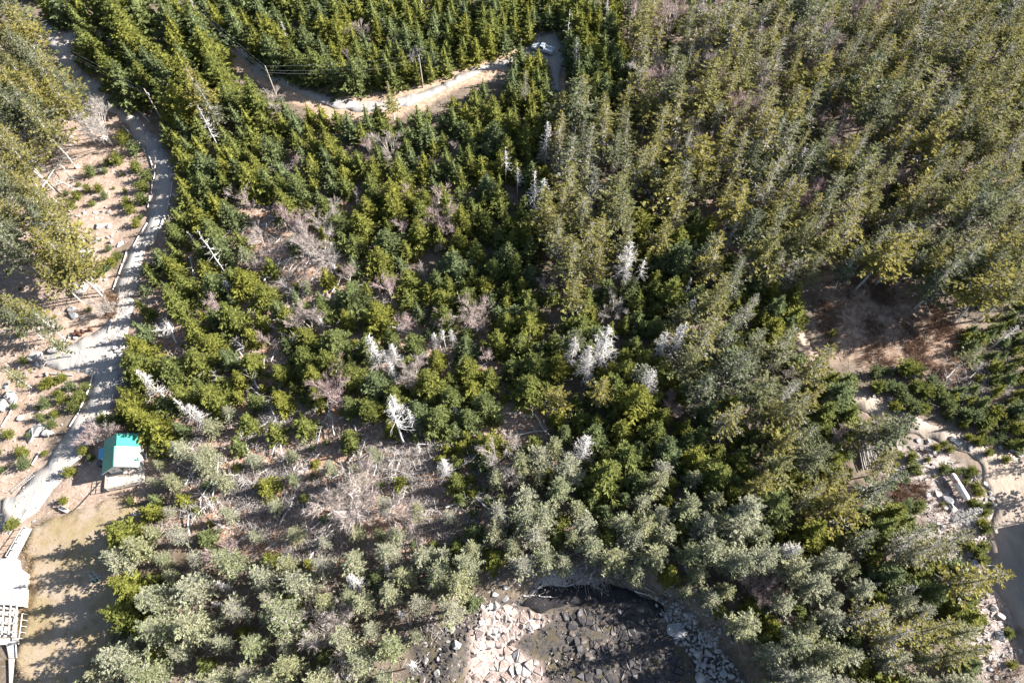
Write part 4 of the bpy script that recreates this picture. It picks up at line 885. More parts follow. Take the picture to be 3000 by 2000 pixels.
for a in [(0, 446, 103, 513, 0), (129, 549, 187, 469, 0), (14, 437, 94, 504, 1), (70, 480, 150, 505, 1), (1257, 1119, 1165, 1099, 3, .8, 1.3), (1527, 1275, 1692, 1235, 2), (973, 1186, 917, 1346, 2, .5), (1185, 1300, 1140, 1520, 2), (1570, 1020, 1640, 1130, 1), (1600, 1060, 1650, 1035, 3),
          (1500, 1015, 1535, 1060, 1), (1360, 1020, 1420, 1090, 0), (760, 1390, 870, 1330, 0), (980, 1400, 1120, 1310, 1), (900, 1560, 1000, 1480, 3), (920, 1600, 1010, 1530, 3), (890, 1480, 910, 1600, 0), (1100, 1370, 1260, 1430, 1), (1330, 1350, 1390, 1340, 3), (1210, 1390, 1290, 1370, 1),
          (1330, 1410, 1375, 1500, 0, .6, 1.6), (1060, 1350, 1210, 1400, 2), (850, 1400, 900, 1370, 0), (690, 1500, 780, 1440, 1), (1000, 1800, 1060, 1720, 0), (980, 1790, 1020, 1750, 1), (760, 1900, 830, 1940, 0, .4, 1.4), (1750, 1640, 1810, 1510, 3, .6), (1780, 1600, 1850, 1540, 1),
          (2120, 1090, 2160, 1060, 1), (640, 800, 670, 830, 0), (640, 1000, 710, 1010, 3), (680, 1010, 690, 1050, 0), (590, 1090, 640, 1070, 1), (700, 1220, 740, 1300, 1), (820, 1230, 860, 1160, 1), (800, 1330, 840, 1200, 2), (1040, 1250, 1060, 1350, 1), (2650, 1110, 2700, 1090, 1), (2840, 1060, 2900, 1075, 0),
          (1665, 1715, 1700, 1700, 3, .2), (1765, 1690, 1795, 1700, 3, .2), (1860, 1730, 1905, 1743, 3, .2, 1.5), (1890, 1720, 1920, 1738, 3, .2), (1580, 1745, 1630, 1748, 3, .2), (1535, 1745, 1575, 1742, 3, .2), (1720, 1705, 1750, 1692, 3, .2), (1900, 1740, 1925, 1760, 3, .2),
          (560, 760, 590, 900, 0), (340, 1130, 400, 1120, 1), (300, 1245, 340, 1220, 3)]: flog(*a)
def flogs(poly, n, l0, l1, ang, sp, ks=(0, 1, 1, 2)):
    bx = [q[0] for q in poly]; by = [q[1] for q in poly]; c = 0
    while c < n:
        px, py = R.uniform(min(bx), max(bx)), R.uniform(min(by), max(by))
        if not inpoly(px, py, poly)[0]: continue
        L = R.uniform(l0, l1); a = ang+R.gauss(0, sp); c += 1
        flog(px-L/2*math.cos(a), py+L/2*math.sin(a), px+L/2*math.cos(a), py-L/2*math.sin(a), R.choice(ks), R.uniform(.5, 1.4), R.uniform(.7, 1.2))
flogs([(440, 900), (1000, 700), (1550, 900), (1580, 1200), (1100, 1180), (480, 1230)], 52, 50, 130, 0.9, 0.9, (0, 1, 1, 2)); flogs([(430, 450), (1000, 560), (950, 700), (480, 700)], 8, 40, 90, .8, .8); flogs([(1850, 1000), (2300, 1100), (2400, 1500), (1850, 1350)], 6, 50, 110, .7, .6); flogs(BRUSH, 62, 40, 130, 0.9, 0.8); flogs([(800, 700), (900, 690), (960, 800), (900, 860), (780, 800)], 14, 30, 80, 1.0, 0.3, (0, 0, 3)); flogs(BRUSH2, 8, 30, 70, 0.5, 0.8); flogs(BRUSH4, 8, 25, 60, .4, .6); flogs(BRUSH5, 6, 25, 60, .4, .5)
flogs([(0, 400), (200, 420), (240, 560), (0, 560)], 12, 40, 110, -0.6, 0.5, (0, 1)); flogs([(500, 1010), (760, 1000), (760, 1250), (500, 1250)], 8, 30, 80, -.6, .5); flogs([(1430, 1000), (1800, 1020), (1700, 1300), (1430, 1300)], 10, 50, 120, -.8, .7, (0, 2, 1))
flogs([(1000, 1700), (1250, 1600), (1200, 1760), (1000, 1850)], 8, 40, 90, 1.0, .5); flogs([(1640, 1600), (1900, 1600), (1900, 1680), (1640, 1680)], 10, 30, 80, .6, 1.0, (2, 1)); flogs([(2600, 1080), (2900, 1060), (2880, 1160), (2700, 1160)], 6, 25, 60, .5, .8)
print('LOGS', len(logs)); logs = logs[:300]
rel = relations([(l_[0], l_[1]) for l_ in logs])
for i, (mx, my, a, c, k, fat) in enumerate(logs):
    d = c-a; L = d.length; t0 = thing('fallen_tree', 'fallen bleached trunk, '+rel[i], 'fallen tree', a, 0, 'fallen dead trees')
    t0.rotation_euler = d.to_track_quat('Z', 'Y').to_euler(); f = min(3.2, max(1.2, 13/L))*fat; t0.scale = (L*f, L*f, L)
    link('trunk', LM[k][0], t0)
    o = link('branch_stub', LM[k][1], t0); o['kind'] = 'stuff'

# branch tangle on the ground: nobody could count it
def tangle(name, polys, m, label, l0, l1, r0, z1, flat=0.25, **kw):
    t = TB()
    for poly, n in polys:
        bx = [q[0] for q in poly]; by = [q[1] for q in poly]
        px = rng.uniform(min(bx), max(bx), n); py = rng.uniform(min(by), max(by), n); ok = inpoly(px, py, poly); px, py = px[ok], py[ok]
        dn = vnoise(px, py, 45, 31); ok = rng.random(len(px)) < np.clip(0.42+1.8*dn, 0.03, 1); px, py = px[ok], py[ok]
        x, y = unproj(px, py); z = gh(x, y)
        for a, c, d in zip(x, y, z):
            L = R.uniform(l0, l1); az = R.uniform(0, 2*PI); p = np.array((a, c, d+R.uniform(0.02, z1)))
            q = p+np.array((math.cos(az), math.sin(az), R.uniform(-flat, flat)))*L; r = r0*R.uniform(.6, 1.4)
            t.prism(p, q, r, r*0.3)
    V, T, Mi = t.arr(); o = link(name, mesh_from(name, V, T, [m])); o['kind'] = 'stuff'; o['label'] = label; print('TANGLE', name, len(T))
tangle('fallen_branches', [([(1130, 1860), (1400, 1720), (1450, 1780), (1260, 1890)], 700), ([(1940, 1700), (2100, 1740), (2170, 1880), (2110, 1900), (1940, 1800)], 600), (BEACH, 500), ([(2760, 1040), (2960, 1000), (2960, 1200), (2740, 1200)], 1500), (BRUSH, 30000), (BRUSH2, 2600), (BRUSH3, 500), (BRUSH4, 700), (BRUSH5, 900), (LOWMAIN, 13000), (RED, 500), ([(0, 380), (240, 400), (240, 560), (0, 580)], 700), (RUBBLE, 900), ([(1640, 1600), (1900, 1600), (1900, 1700), (1640, 1700)], 700), (MAIN, 5000), (SHOREWOOD, 1600),
                           ([(430, 1480), (600, 1480), (640, 1620), (500, 1620)], 600), ([(2760, 1080), (2900, 1080), (2880, 1180), (2740, 1180)], 400), (OLD, 3500), (DIRT, 700), ([(560, 380), (620, 380), (620, 430), (560, 430)], 100)], M_STICK, 'grey tangle of fallen branches covering the cleared ground', 0.4, 2.4, 0.04, 1.1, 0.55)
def tufts(name, polys, m, label, h, k, sp=0.25):
    V, T = [], []
    for poly, n in polys:
        bx = [q[0] for q in poly]; by = [q[1] for q in poly]
        px = rng.uniform(min(bx), max(bx), n); py = rng.uniform(min(by), max(by), n); ok = inpoly(px, py, poly); px, py = px[ok], py[ok]
        x, y = unproj(px, py); z = gh(x, y)
        ok = rng.random(len(x)) < np.clip(0.6+vnoise(x, y, 3.5, 41), 0.08, 1)
        for wr in WROADS[:3]: ok &= ~(inpoly(x, y, wr) & (sdist(x, y, wr) > 0.5))
        for a, c, d in zip(x[ok], y[ok], z[ok]):
            for _ in range(k):
                bx_, by_ = a+R.gauss(0, sp), c+R.gauss(0, sp); az = R.uniform(0, 2*PI); hh = h*R.uniform(.5, 1.3); o = len(V); w_ = 0.035*h+.012
                V += [(bx_-w_*math.cos(az), by_-w_*math.sin(az), d), (bx_+w_*math.cos(az), by_+w_*math.sin(az), d), (bx_+R.gauss(0, .45)*hh, by_+R.gauss(0, .45)*hh, d+hh)]; T.append((o, o+1, o+2))
    o = link(name, mesh_from(name, V, np.array(T, np.int32), [m], shade=rng.random(len(V)).repeat(1))); o['kind'] = 'stuff'; o['label'] = label; print('TUFTS', name, len(T))
tufts('red_brushwood', [(RED, 5000), ([(2600, 1400), (2720, 1420), (2700, 1500), (2620, 1480)], 300), (RUBBLE, 700), ([(310, 860), (350, 860), (350, 960), (300, 950)], 300)], F_REDBRUSH, 'reddish brown leafless brush of the clearing', 0.9, 9)
VERGE = [(600, 110), (820, 200), (1000, 260), (1200, 250), (1500, 130), (1640, 90), (1660, 300), (1400, 330), (1060, 350), (800, 290), (600, 150)]
tufts('dry_grass', [(VERGE, 2600), ([(1780, 1640), (1830, 1640), (1830, 1710), (1790, 1700)], 500), (DIRT, 2600), (BRUSH, 1300), ([(2540, 850), (2740, 840), (2740, 940), (2560, 930)], 900), (RED, 1200), (LAWN, 500), ([(80, 1500), (440, 1420), (440, 1500), (100, 1560)], 300), ([(40, 1650), (100, 1600), (95, 2000), (50, 2000)], 350), ([(60, 1600), (100, 1560), (90, 1680)], 200)], F_DRY, 'dry straw-coloured grass along verges and in clearings', 0.35, 7)

# ------------------------------------------------------------------ built things
M_WHITE = M('white_siding', (0.72, 0.70, 0.66), col2=(0.60, 0.58, 0.55), scale=0.8, bump=0.01, bscale=8)
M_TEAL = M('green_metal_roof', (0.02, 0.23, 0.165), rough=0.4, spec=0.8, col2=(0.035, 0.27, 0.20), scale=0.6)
M_TEAL2 = M('glare_pale_green_roof', (0.16, 0.33, 0.25), rough=0.45, spec=1.0, col2=(0.22, 0.38, 0.30), scale=0.6)  # sun glare put into the colour, used on the sunlit front slope only
M_GLASS = M('window_glass', (0.05, 0.07, 0.07), rough=0.08, spec=0.8)
M_WOOD = M('weathered_deck_wood', (0.42, 0.34, 0.27), col2=(0.52, 0.45, 0.38), scale=2, stretch=(1, 6, 1))
M_PALEWOOD = M('bleached_planks', (0.44, 0.42, 0.39), col2=(0.30, 0.28, 0.26), scale=1.5)
M_RUST = M('rusty_steel', (0.06, 0.024, 0.014), rough=0.8, col2=(0.11, 0.05, 0.03), scale=3)
M_DARK = M('black_rubber', (0.025, 0.025, 0.028), rough=0.6)
M_STEEL = M('galvanised_steel', (0.55, 0.56, 0.57), rough=0.4, metal=0.6)
M_TANK = M('white_tank_paint', (0.78, 0.76, 0.72), rough=0.4, col2=(0.74, 0.70, 0.64), scale=1, col3=(0.45, 0.24, 0.15), scale3=0.9)
M_POLE = M('utility_pole_wood', (0.30, 0.24, 0.20), col2=(0.42, 0.36, 0.31), scale=3, stretch=(1, 1, .2))
M_CONC = M('pale_concrete', (0.5, 0.48, 0.45), col2=(0.42, 0.4, 0.38), scale=2)
M_CAR = M('silver_car_paint', (0.50, 0.54, 0.60), rough=0.28, metal=0.35, spec=0.7)
M_BLUE = M('blue_tarp', (0.10, 0.32, 0.50), rough=0.5)
M_GREEN = M('green_tarp', (0.02, 0.11, 0.07), rough=0.5)
M_TUB = M('grey_tub_cover', (0.13, 0.11, 0.11), rough=0.7)

# cabin
yaw = math.radians(13)
W = P3(332, 1364, 5.2); W.z = 0
off = Matrix.Rotation(yaw, 3, 'Z')@Vector((0, -3.1, 0))
cx, cy = W.x-off.x, W.y-off.y; gz = float(gh(cx, cy))
cab = thing('cabin', 'small white cabin with green metal roof in two steps, beside the driveway and lawn', 'cabin', (cx, cy, gz), yaw)
m = MB(); m.box(-2.5, 2.5, -2.45, 2.7, -0.2, 2.6)
m.add([(-2.5, -2.45, 2.6), (2.5, -2.45, 2.6), (0, -2.45, 4.95), (-2.5, 0.2, 2.6), (2.5, 0.2, 2.6), (0, 0.2, 4.95)], [(0, 1, 2), (3, 5, 4), (0, 3, 4, 1), (0, 2, 5, 3), (1, 4, 5, 2)])
m.add([(-2.5, 0.2, 2.602), (2.5, 0.2, 2.602), (0, 0.2, 4.3), (-2.5, 2.7, 2.602), (2.5, 2.7, 2.602), (0, 2.7, 4.3)], [(0, 1, 2), (3, 5, 4), (0, 3, 4, 1), (0, 2, 5, 3), (1, 4, 5, 2)])
m.build('wall', M_WHITE, cab)
def slope(name, x1, z1, zr, y0, y1, mt, lab):
    m = MB(); s = 1 if x1 > 0 else -1; t = 0.09; n = Vector((-(z1-zr), 0, abs(x1)*1.0)); 
    V = [(0, y0, zr), (x1, y0, z1), (x1, y1, z1), (0, y1, zr)]; m.add(V+[(a, b_, c+t) for a, b_, c in V], [(0, 1, 2, 3), (7, 6, 5, 4), (0, 4, 5, 1), (1, 5, 6, 2), (2, 6, 7, 3), (3, 7, 4, 0)])
    o = m.build(name, mt, cab); o['label'] = lab
    sm = MB(); k = int((y1-y0)/0.42)
    for i in range(k+1):
        y = y0+0.03+(y1-y0-0.06)*i/k
        sm.bar((0.03*s, y, zr+t+0.012), (x1*0.995, y, z1+t+0.014), 0.035, 0.04)
    q = sm.build('seam', mt, o); q['kind'] = 'stuff'
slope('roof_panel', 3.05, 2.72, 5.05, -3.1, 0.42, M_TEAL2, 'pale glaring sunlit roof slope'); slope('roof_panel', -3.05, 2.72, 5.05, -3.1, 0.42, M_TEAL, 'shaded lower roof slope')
slope('roof_panel', 2.95, 2.74, 4.45, 0.425, 3.05, M_TEAL, 'bright green sunlit rear roof slope'); slope('roof_panel', -2.95, 2.74, 4.45, 0.425, 3.05, M_TEAL, 'shaded rear roof slope')
m = MB(); m.bar((0, -3.14, 5.16), (0, 0.46, 5.16), 0.16, 0.06); m.build('ridge_cap', M_TEAL, cab)
m = MB(); m.bar((0, 0.47, 4.98), (-3.0, 0.47, 2.7), 0.05, 0.16); m.bar((0, 0.47, 4.98), (3.0, 0.47, 2.7), 0.05, 0.16); m.build('fascia', M_WHITE, cab)
m = MB(); m.bar((0, -3.13, 4.96), (-3.07, -3.13, 2.64), 0.05, 0.16); m.bar((0, -3.13, 4.96), (3.07, -3.13, 2.64), 0.05, 0.16); m.build('barge_board', M_WHITE, cab)
def window(x0, x1, z0, z1, y=-2.45):
    m = MB(); f = 0.06
    m.box(x0, x1, y-0.05, y+0.02, z0, z0+f); m.box(x0, x1, y-0.05, y+0.02, z1-f, z1); m.box(x0, x0+f, y-0.052, y+0.018, z0+f, z1-f); m.box(x1-f, x1, y-0.052, y+0.018, z0+f, z1-f)
    w_ = m.build('window', M_WHITE, cab); MB().box(x0+f, x1-f, y-0.03, y-0.01, z0+f, z1-f).build('pane', M_GLASS, w_)
window(-0.55, 0.62, 0.85, 2.55); window(0.66, 1.83, 0.85, 2.55)
for x0 in (-1.0, -0.3, 0.35): window(x0, x0+0.5, 3.1, 3.5)
window(-0.25, 0.35, 3.75, 4.1); window(-1.9, -1.3, 1.6, 2.1); window(2.0, 2.4, 1.7, 2.1)
dk = thing('porch_deck', 'weathered wooden porch deck in front of the white cabin', 'deck', (cx, cy, gz), yaw)
pl = MB().box(-3.1, 3.1, -0.075, 0.075, 0.72, 0.76); pme = mesh_from('deck_board', pl.V, pl.F, [M_WOOD])
for i in range(17): link('board', pme, dk, (0, -2.62-0.16*i, 0))
m = MB()
for x in (-3.0, -1, 1, 3.0):
    for y in (-2.7, -5.2): m.box(x-.06, x+.06, y-.06, y+.06, -0.3, 0.715)
m.box(-3.1, 3.1, -5.36, -5.31, 0.5, 0.72); m.box(-3.14, -3.1, -5.3, -2.5, 0.5, 0.72); m.build('frame', M_WOOD, dk)
for a, c in (((-3.0, -5.2), (-3.0, -2.7)), ((-3.0, -5.25), (3.0, -5.25))):
    m = MB(); n_ = 5
    m.bar((*a, 1.7), (*c, 1.7), .09, .05); m.bar((*a, 1.25), (*c, 1.25), .04, .08)
    for i in range(n_): 
        x = a[0]+(c[0]-a[0])*i/(n_-1); y = a[1]+(c[1]-a[1])*i/(n_-1); m.box(x-.04, x+.04, y-.04, y+.04, .77, 1.67)
    m.build('railing', M_WOOD, dk)
for i in range(3): MB().box(-3.4-.28*i-.14, -3.4-.28*i+.13, -4.9, -3.6, .5-.2*i, .55-.2*i).build('step', M_WOOD, dk)
ln = thing('lean_to', 'low lean-to with blue-green roof against the cabin side', 'lean-to', (cx, cy, gz), yaw)
MB().box(-4.1, -2.52, 0.35, 2.0, -0.2, 1.7).build('wall', M_WHITE, ln)
m = MB(); V = [(-4.35, .2, 1.75), (-2.55, .2, 2.35), (-2.55, 2.2, 2.35), (-4.35, 2.2, 1.75)]; m.add(V+[(a, b_, c+.06) for a, b_, c in V], [(0, 3, 2, 1), (4, 5, 6, 7), (0, 1, 5, 4), (1, 2, 6, 5), (2, 3, 7, 6), (3, 0, 4, 7)]); m.build('roof', M_BLUE, ln)
p = P3(295, 1354, 0.8); tb = thing('hot_tub', 'round dark covered tub standing against the cabin wall', 'hot tub', (p.x, p.y, p.z-0.8))
m = MB(); m.tube([(0, 0, -0.1), (0, 0, .8)], .72, 20); m.build('tub_wall', M_DARK, tb); m = MB(); m.tube([(0, 0, .81), (0, 0, .88)], .66, 20); m.build('cover', M_TUB, tb)
def ladder(name, a, c, lab, mt, wd=0.4):
    d = c-a; L = d.length; t0 = thing(name, lab, 'ladder', a+Vector((0, 0, .25)), math.atan2(d.y, d.x))
    for s in (-1, 1): MB().box(0, L, s*wd-.03, s*wd+.03, 0, .07).build('rail', mt, t0)
    r = MB().box(-.025, .025, -wd+.03, wd-.03, .01, .06); rm = mesh_from('rung', r.V, r.F, [mt])
    for i in range(int(L/.3)): link('rung', rm, t0, (.15+i*.3, 0, 0))
ladder('ladder', P3(427, 1328), P3(427, 1346), 'short aluminium ladder lying by the cabin\'s side wall', M_STEEL, .28)
ladder('ladder', P3(37, 1442), P3(101, 1387), 'long pale ladder lying on the ground by the driveway mouth', M_PALEWOOD, .35)

# deck, ramp, steps and boardwalk by the lawn
def prism(name, pts, z0, z1, mt, parent=None, base=(0, 0, 0)):
    n = len(pts); bx, by, bz = base
    V = [(x-bx, y-by, z0-bz) for x, y in pts]+[(x-bx, y-by, z1-bz) for x, y in pts]
    bm = bmesh.new(); vs_ = [bm.verts.new(v) for v in V]; bm.faces.new(vs_[:n][::-1]); bm.faces.new(vs_[n:])
    for i in range(n): bm.faces.new((vs_[i], vs_[(i+1) % n], vs_[n+(i+1) % n], vs_[n+i]))
    bmesh.ops.recalc_face_normals(bm, faces=bm.faces); me = bpy.data.meshes.new(name); bm.to_mesh(me); bm.free(); me.materials.append(mt)
    return link(name, me, parent)
g0 = float(gh(*unproj(40, 1700)))
dz = 1.1
def w2(a, z): x, y = unproj(a[0], a[1], z); return (float(x), float(y))
base = (*w2((40, 1720), dz), g0)
hd = thing('deck', 'large bleached white deck platform at the edge of the lawn', 'deck', base)
PD = [w2(q, dz) for q in ((-70, 1630), (46, 1636), (50, 1662), (76, 1679), (69, 1776), (-70, 1762))]
prism('frame', PD, g0-0.5, g0+dz-0.06, M_WOOD, hd, base)
xs_ = [q[0] for q in PD]; ys_ = [q[1] for q in PD]; yy = min(ys_); k = 0
while yy < max(ys_)-.2:
    hits = []
    for i in range(len(PD)):
        a, c = PD[i], PD[(i+1) % len(PD)]
        ym = yy+.12
        if (a[1] > ym) != (c[1] > ym): hits.append(a[0]+(c[0]-a[0])*(ym-a[1])/(c[1]-a[1]))
    if len(hits) >= 2:
        MB().box(min(hits)-base[0], max(hits)-base[0]+R.uniform(-.03, .06), yy-base[1]+.01, yy-base[1]+.23, dz-.055, dz-.01+R.uniform(0, .008)).build('board', M_PALEWOOD, hd)
    yy += .24
lo_ = thing('lower_deck', 'open framed lower deck with white beams and railing', 'deck', (*w2((30, 1850), .8), g0))
b2 = (*w2((30, 1850), .8), g0)
def L2(px, py, z): x, y = w2((px, py), z); return (x-b2[0], y-b2[1], z)
for y_ in (1782, 1800, 1826, 1852): MB().bar(L2(-60, y_-8, 1.0), L2(52 if y_ < 1850 else 50, y_, 1.0), .22, .14).build('beam', M_PALEWOOD, lo_)
PDf = [w2(q, .3) for q in ((-60, 1775), (50, 1782), (46, 1866), (-60, 1866))]
prism('floor', PDf, g0-.3, g0+.35, M_WOOD, lo_, b2)
for x_ in (-20, 10, 30, 48): MB().bar(L2(x_+2, 1772, 1.14), L2(x_-4, 1858, 1.14), .2, .12).build('beam', M_PALEWOOD, lo_)
PDl = [w2(q, .5) for q in ((-60, 1868), (52, 1868), (54, 1886), (-60, 1890))]
prism('platform', PDl, g0-.2, g0+.5, M_PALEWOOD, lo_, b2)
m = MB(); m.bar(L2(66, 1796, 1.5), L2(57, 1868, 1.5), .16, .06); 
for k in range(5):
    a = L2(66-9*k/4, 1796+72*k/4, 1.5); m.bar(a, (a[0], a[1], 0), .08, .08)
m.build('railing', M_PALEWOOD, lo_)
rp = thing('ramp', 'pale plank ramp with one handrail leading down to the driveway', 'ramp', (*w2((70, 1590), .5), g0)); b2 = (*w2((70, 1590), .5), g0)
for i in range(22):
    f = i/21; a = L2(66-48*f, 1547+88*f, .35+.7*f); c = L2(92-46*f, 1549+90*f, .35+.7*f)
    MB().bar(a, c, .26, .05).build('plank', M_PALEWOOD, rp)
m = MB(); m.bar(L2(66, 1540, 1.3), L2(15, 1628, 2.0), .1, .08)
for k in range(5):
    f = k/4; a = L2(66-51*f, 1540+88*f, 1.3+.7*f); m.bar(a, (a[0], a[1], .0), .09, .09)
    c = L2(66-48*f, 1547+88*f, .35+.7*f); m.bar((a[0], a[1], a[2]*.6), (c[0]+.5, c[1], c[2]), .07, .07)
m.build('handrail', M_PALEWOOD, rp)
stp = thing('stairs', 'short white stairs going down from the lower deck', 'stairs', (*w2((34, 1905), .2), g0)); b2 = (*w2((34, 1905), .2), g0)
for i in range(8):
    f = i/7; MB().bar(L2(20+7*f, 1888+36*f, .5-.4*f), L2(46+2*f, 1888+36*f, .5-.4*f), .24, .05).build('tread', M_PALEWOOD, stp)
MB().bar(L2(48, 1885, .6), L2(50, 1926, .15), .06, .25).build('side_board', M_PALEWOOD, stp)
bw = thing('boardwalk', 'narrow grey boardwalk running down along the lawn', 'boardwalk', (*w2((34, 1960), .1), g0)); b2 = (*w2((34, 1960), .1), g0)
for i in range(20):
    f = i/19; MB().bar(L2(27+2*f, 1930+72*f, .25), L2(44-6*f, 1930+72*f, .25), .19, .05).build('plank', M_WOOD, bw)

# house whose roof throws the straight shadow on the yard: it stands just past the edge of the view
hc = P3(2903, 1541); L = 5.6/math.tan(SUN_EL); nw = Vector((hc.x+L*math.cos(SUN_AZ), hc.y+L*math.sin(SUN_AZ), 0)); hg = hc.z
ho = thing('house', 'grey shingled house standing past the gravel yard', 'house', (nw.x, nw.y, hg), math.radians(-3))
MB().box(0.45, 9.5, -14, -0.45, -.5, 5.4).build('wall', M_WHITE, ho)
m = MB(); V = [(0, -14.5, 5.5), (0, 0, 5.5), (5, 0, 8.2), (5, -14.5, 8.2), (10, -14.5, 5.5), (10, 0, 5.5)]; m.add(V+[(a, c, d+.15) for a, c, d in V], [(3, 2, 1, 0), (4, 5, 2, 3), (6, 7, 8, 9), (9, 8, 11, 10), (0, 1, 7, 6), (5, 4, 10, 11), (1, 2, 8, 7), (2, 5, 11, 8), (3, 0, 6, 9), (4, 3, 9, 10)])
m.build('roof', M_CONC, ho)
MB().box(-2.9, 0.445, -21, -5, -.5, 5.0).build('added_wing_wall', M_WHITE, ho)  # unseen wing, added to carry the house shadow further left over the yard
m = MB(); m.box(-3.3, 0.44, -21.4, -4.6, 5.05, 5.25); m.build('added_wing_roof', M_CONC, ho)
for k in range(3): MB().box(.41, .46, -3-4*k-1.2, -3-4*k, 2.8, 4.2).build('window', M_GLASS, ho)

# propane tank
a, c = P3(2794, 1390, 1.5), P3(2835, 1457, 1.5); mid = (a+c)/2; d = c-a; d.z = 0; L = 4.9
tk = thing('propane_tank', 'long white propane tank with rust stains among low bushes', 'tank', (mid.x, mid.y, float(gh(mid.x, mid.y))), math.atan2(d.y, d.x))
m = MB(); r = 0.54; pts, rr = [], []
for i in range(6): t = i/5*PI/2; pts.append((-L/2+r*.8*(1-math.sin(t)), 0, 1.15)); rr.append(max(.02, r*math.sin(t)) if i else .03)
pts = [(-L/2+.8*r*(1-math.cos(t)), 0, 1.15) for t in [k*PI/10 for k in range(6)]]; rr = [max(.03, r*math.sin(k*PI/10)) for k in range(6)]
pts += [(-p_[0], 0, 1.15) for p_ in pts[::-1]]; rr += rr[::-1]
m.tube(pts, rr, 20); m.build('vessel', M_TANK, tk, smooth=True)
for x in (-1.5, 1.5): MB().box(x-.12, x+.12, -.5, .5, -.2, .8).build('saddle', M_CONC, tk)
m = MB(); m.tube([(0, 0, 1.6), (0, 0, 1.85)], .24, 12); m.build('valve_dome', M_TANK, tk)
m = MB(); m.tube([(0, 0, 0), (.03, 0, 0)], .545, 20); me = mesh_from('seam_band', m.V, m.F, [M_RUST])
for x in (-.9, 0.95): link('band', me, tk, (x, 0, 1.15))
MB().box(-.7, .8, .5, .62, .75, 1.0).build('side_bracket', M_RUST, tk)

# pickup truck
a, c = P3(1563, 134, .9), P3(1616, 150, .9); mid = (a+c)/2; d = a-c
tr = thing('pickup_truck', 'silver pickup truck with open bed parked in the shaded turning loop', 'truck', (mid.x, mid.y, float(gh(mid.x, mid.y))+.2), math.atan2(d.y, d.x))
m = MB()
def ring(x, w_, z0, z1): return [(x, -w_, z0), (x, w_, z0), (x, w_, z1), (x, -w_, z1)]
def loft(m, secs):
    V = []; F = []
    for s in secs: V += ring(*s)
    for i in range(len(secs)-1):
        for k in range(4): F.append((i*4+k, i*4+(k+1) % 4, i*4+4+(k+1) % 4, i*4+4+k))
    F.append((3, 2, 1, 0)); e = 4*(len(secs)-1); F.append((e, e+1, e+2, e+3)); m.add(V, F)
loft(m, [(2.8, .80, .55, .85), (2.65, .94, .45, 1.0), (1.6, .98, .42, 1.12), (1.2, .98, .42, 1.15), (-.55, .98, .42, 1.15)])
m.build('body', M_CAR, tr)
m = MB(); loft(m, [(1.15, .86, 1.16, 1.18), (.45, .76, 1.16, 1.78), (-.35, .78, 1.16, 1.80), (-.6, .84, 1.16, 1.2)]); m.build('cab', M_CAR, tr)
m = MB(); V = [(1.13, -.78, 1.22), (1.13, .78, 1.22), (.52, .70, 1.76), (.52, -.70, 1.76)]; m.add(V+[(x+.03, y, z+.02) for x, y, z in V], [(0, 1, 2, 3), (7, 6, 5, 4), (0, 4, 5, 1), (2, 6, 7, 3)]); m.build('windscreen', M_GLASS, tr)
for s in (-1, 1):
    m = MB(); m.add([(.9, s*.86, 1.25), (.5, s*.79, 1.66), (-.3, s*.80, 1.68), (-.45, s*.87, 1.25), (.9, s*.89, 1.25), (.5, s*.82, 1.66), (-.3, s*.83, 1.68), (-.45, s*.90, 1.25)], [(0, 1, 2, 3), (7, 6, 5, 4), (0, 4, 5, 1), (1, 5, 6, 2), (2, 6, 7, 3), (3, 7, 4, 0)]); m.build('side_window', M_GLASS, tr)
    MB().box(2.6, 2.83, s*.55, s*.85, .72, .9).build('headlight', M_GLASS, tr)
    MB().box(.75, .95, s*1.0, s*1.18, 1.2, 1.38).build('mirror', M_DARK, tr)
m = MB(); m.box(-2.8, -.56, -.98, -.88, .45, 1.2); m.box(-2.8, -.56, .88, .98, .45, 1.2); m.box(-2.798, -.562, -.88, .88, .45, .65); m.build('bed', M_CAR, tr)
MB().box(-2.88, -2.81, -.96, .96, .5, 1.18).build('tailgate', M_CAR, tr)
MB().box(-3.0, -2.885, -.9, .9, .42, .58).build('rear_bumper', M_STEEL, tr); MB().box(2.81, 2.93, -.88, .88, .38, .56).build('front_bumper', M_STEEL, tr)
for x in (1.85, -1.75):
    for s in (-1, 1):
        m = MB(); m.tube([(x, s*.76, .2), (x, s*1.0, .2)], .40, 16); w_ = m.build('wheel', M_DARK, tr); m = MB(); m.tube([(x, s*1.0, .2), (x, s*1.015, .2)], .22, 12); m.build('rim', M_STEEL, w_)

# rusty barrels
for i, (px, py, lab) in enumerate([(268, 968, 'rusty barrel at the far right end of the row'), (246, 974, 'tall rusty barrel second from the right in the row'), (237, 983, 'rusty barrel leaning in the middle of the row'), (228, 976, 'dark rusty barrel next to the boulders'), (222, 984, 'rusty barrel touching the grey rock in the row')]):
    p = P3(px, py); t0 = thing('barrel', lab, 'barrel', p, 0, 'rusty barrels in a row'); t0.rotation_euler = (random.uniform(-.1, .1), random.uniform(-.1, .1), i)
    m = MB(); m.tube([(0, 0, 0), (0, 0, .3), (0, 0, .31), (0, 0, .6), (0, 0, .61), (0, 0, .9)], [.29, .29, .31, .29, .31, .29], 16); m.build('shell', M_RUST, t0)
    m = MB(); m.tube([(0, 0, .905), (0, 0, .92)], .25, 14); m.build('lid', M_DARK if i in (1, 3) else M_RUST, t0)

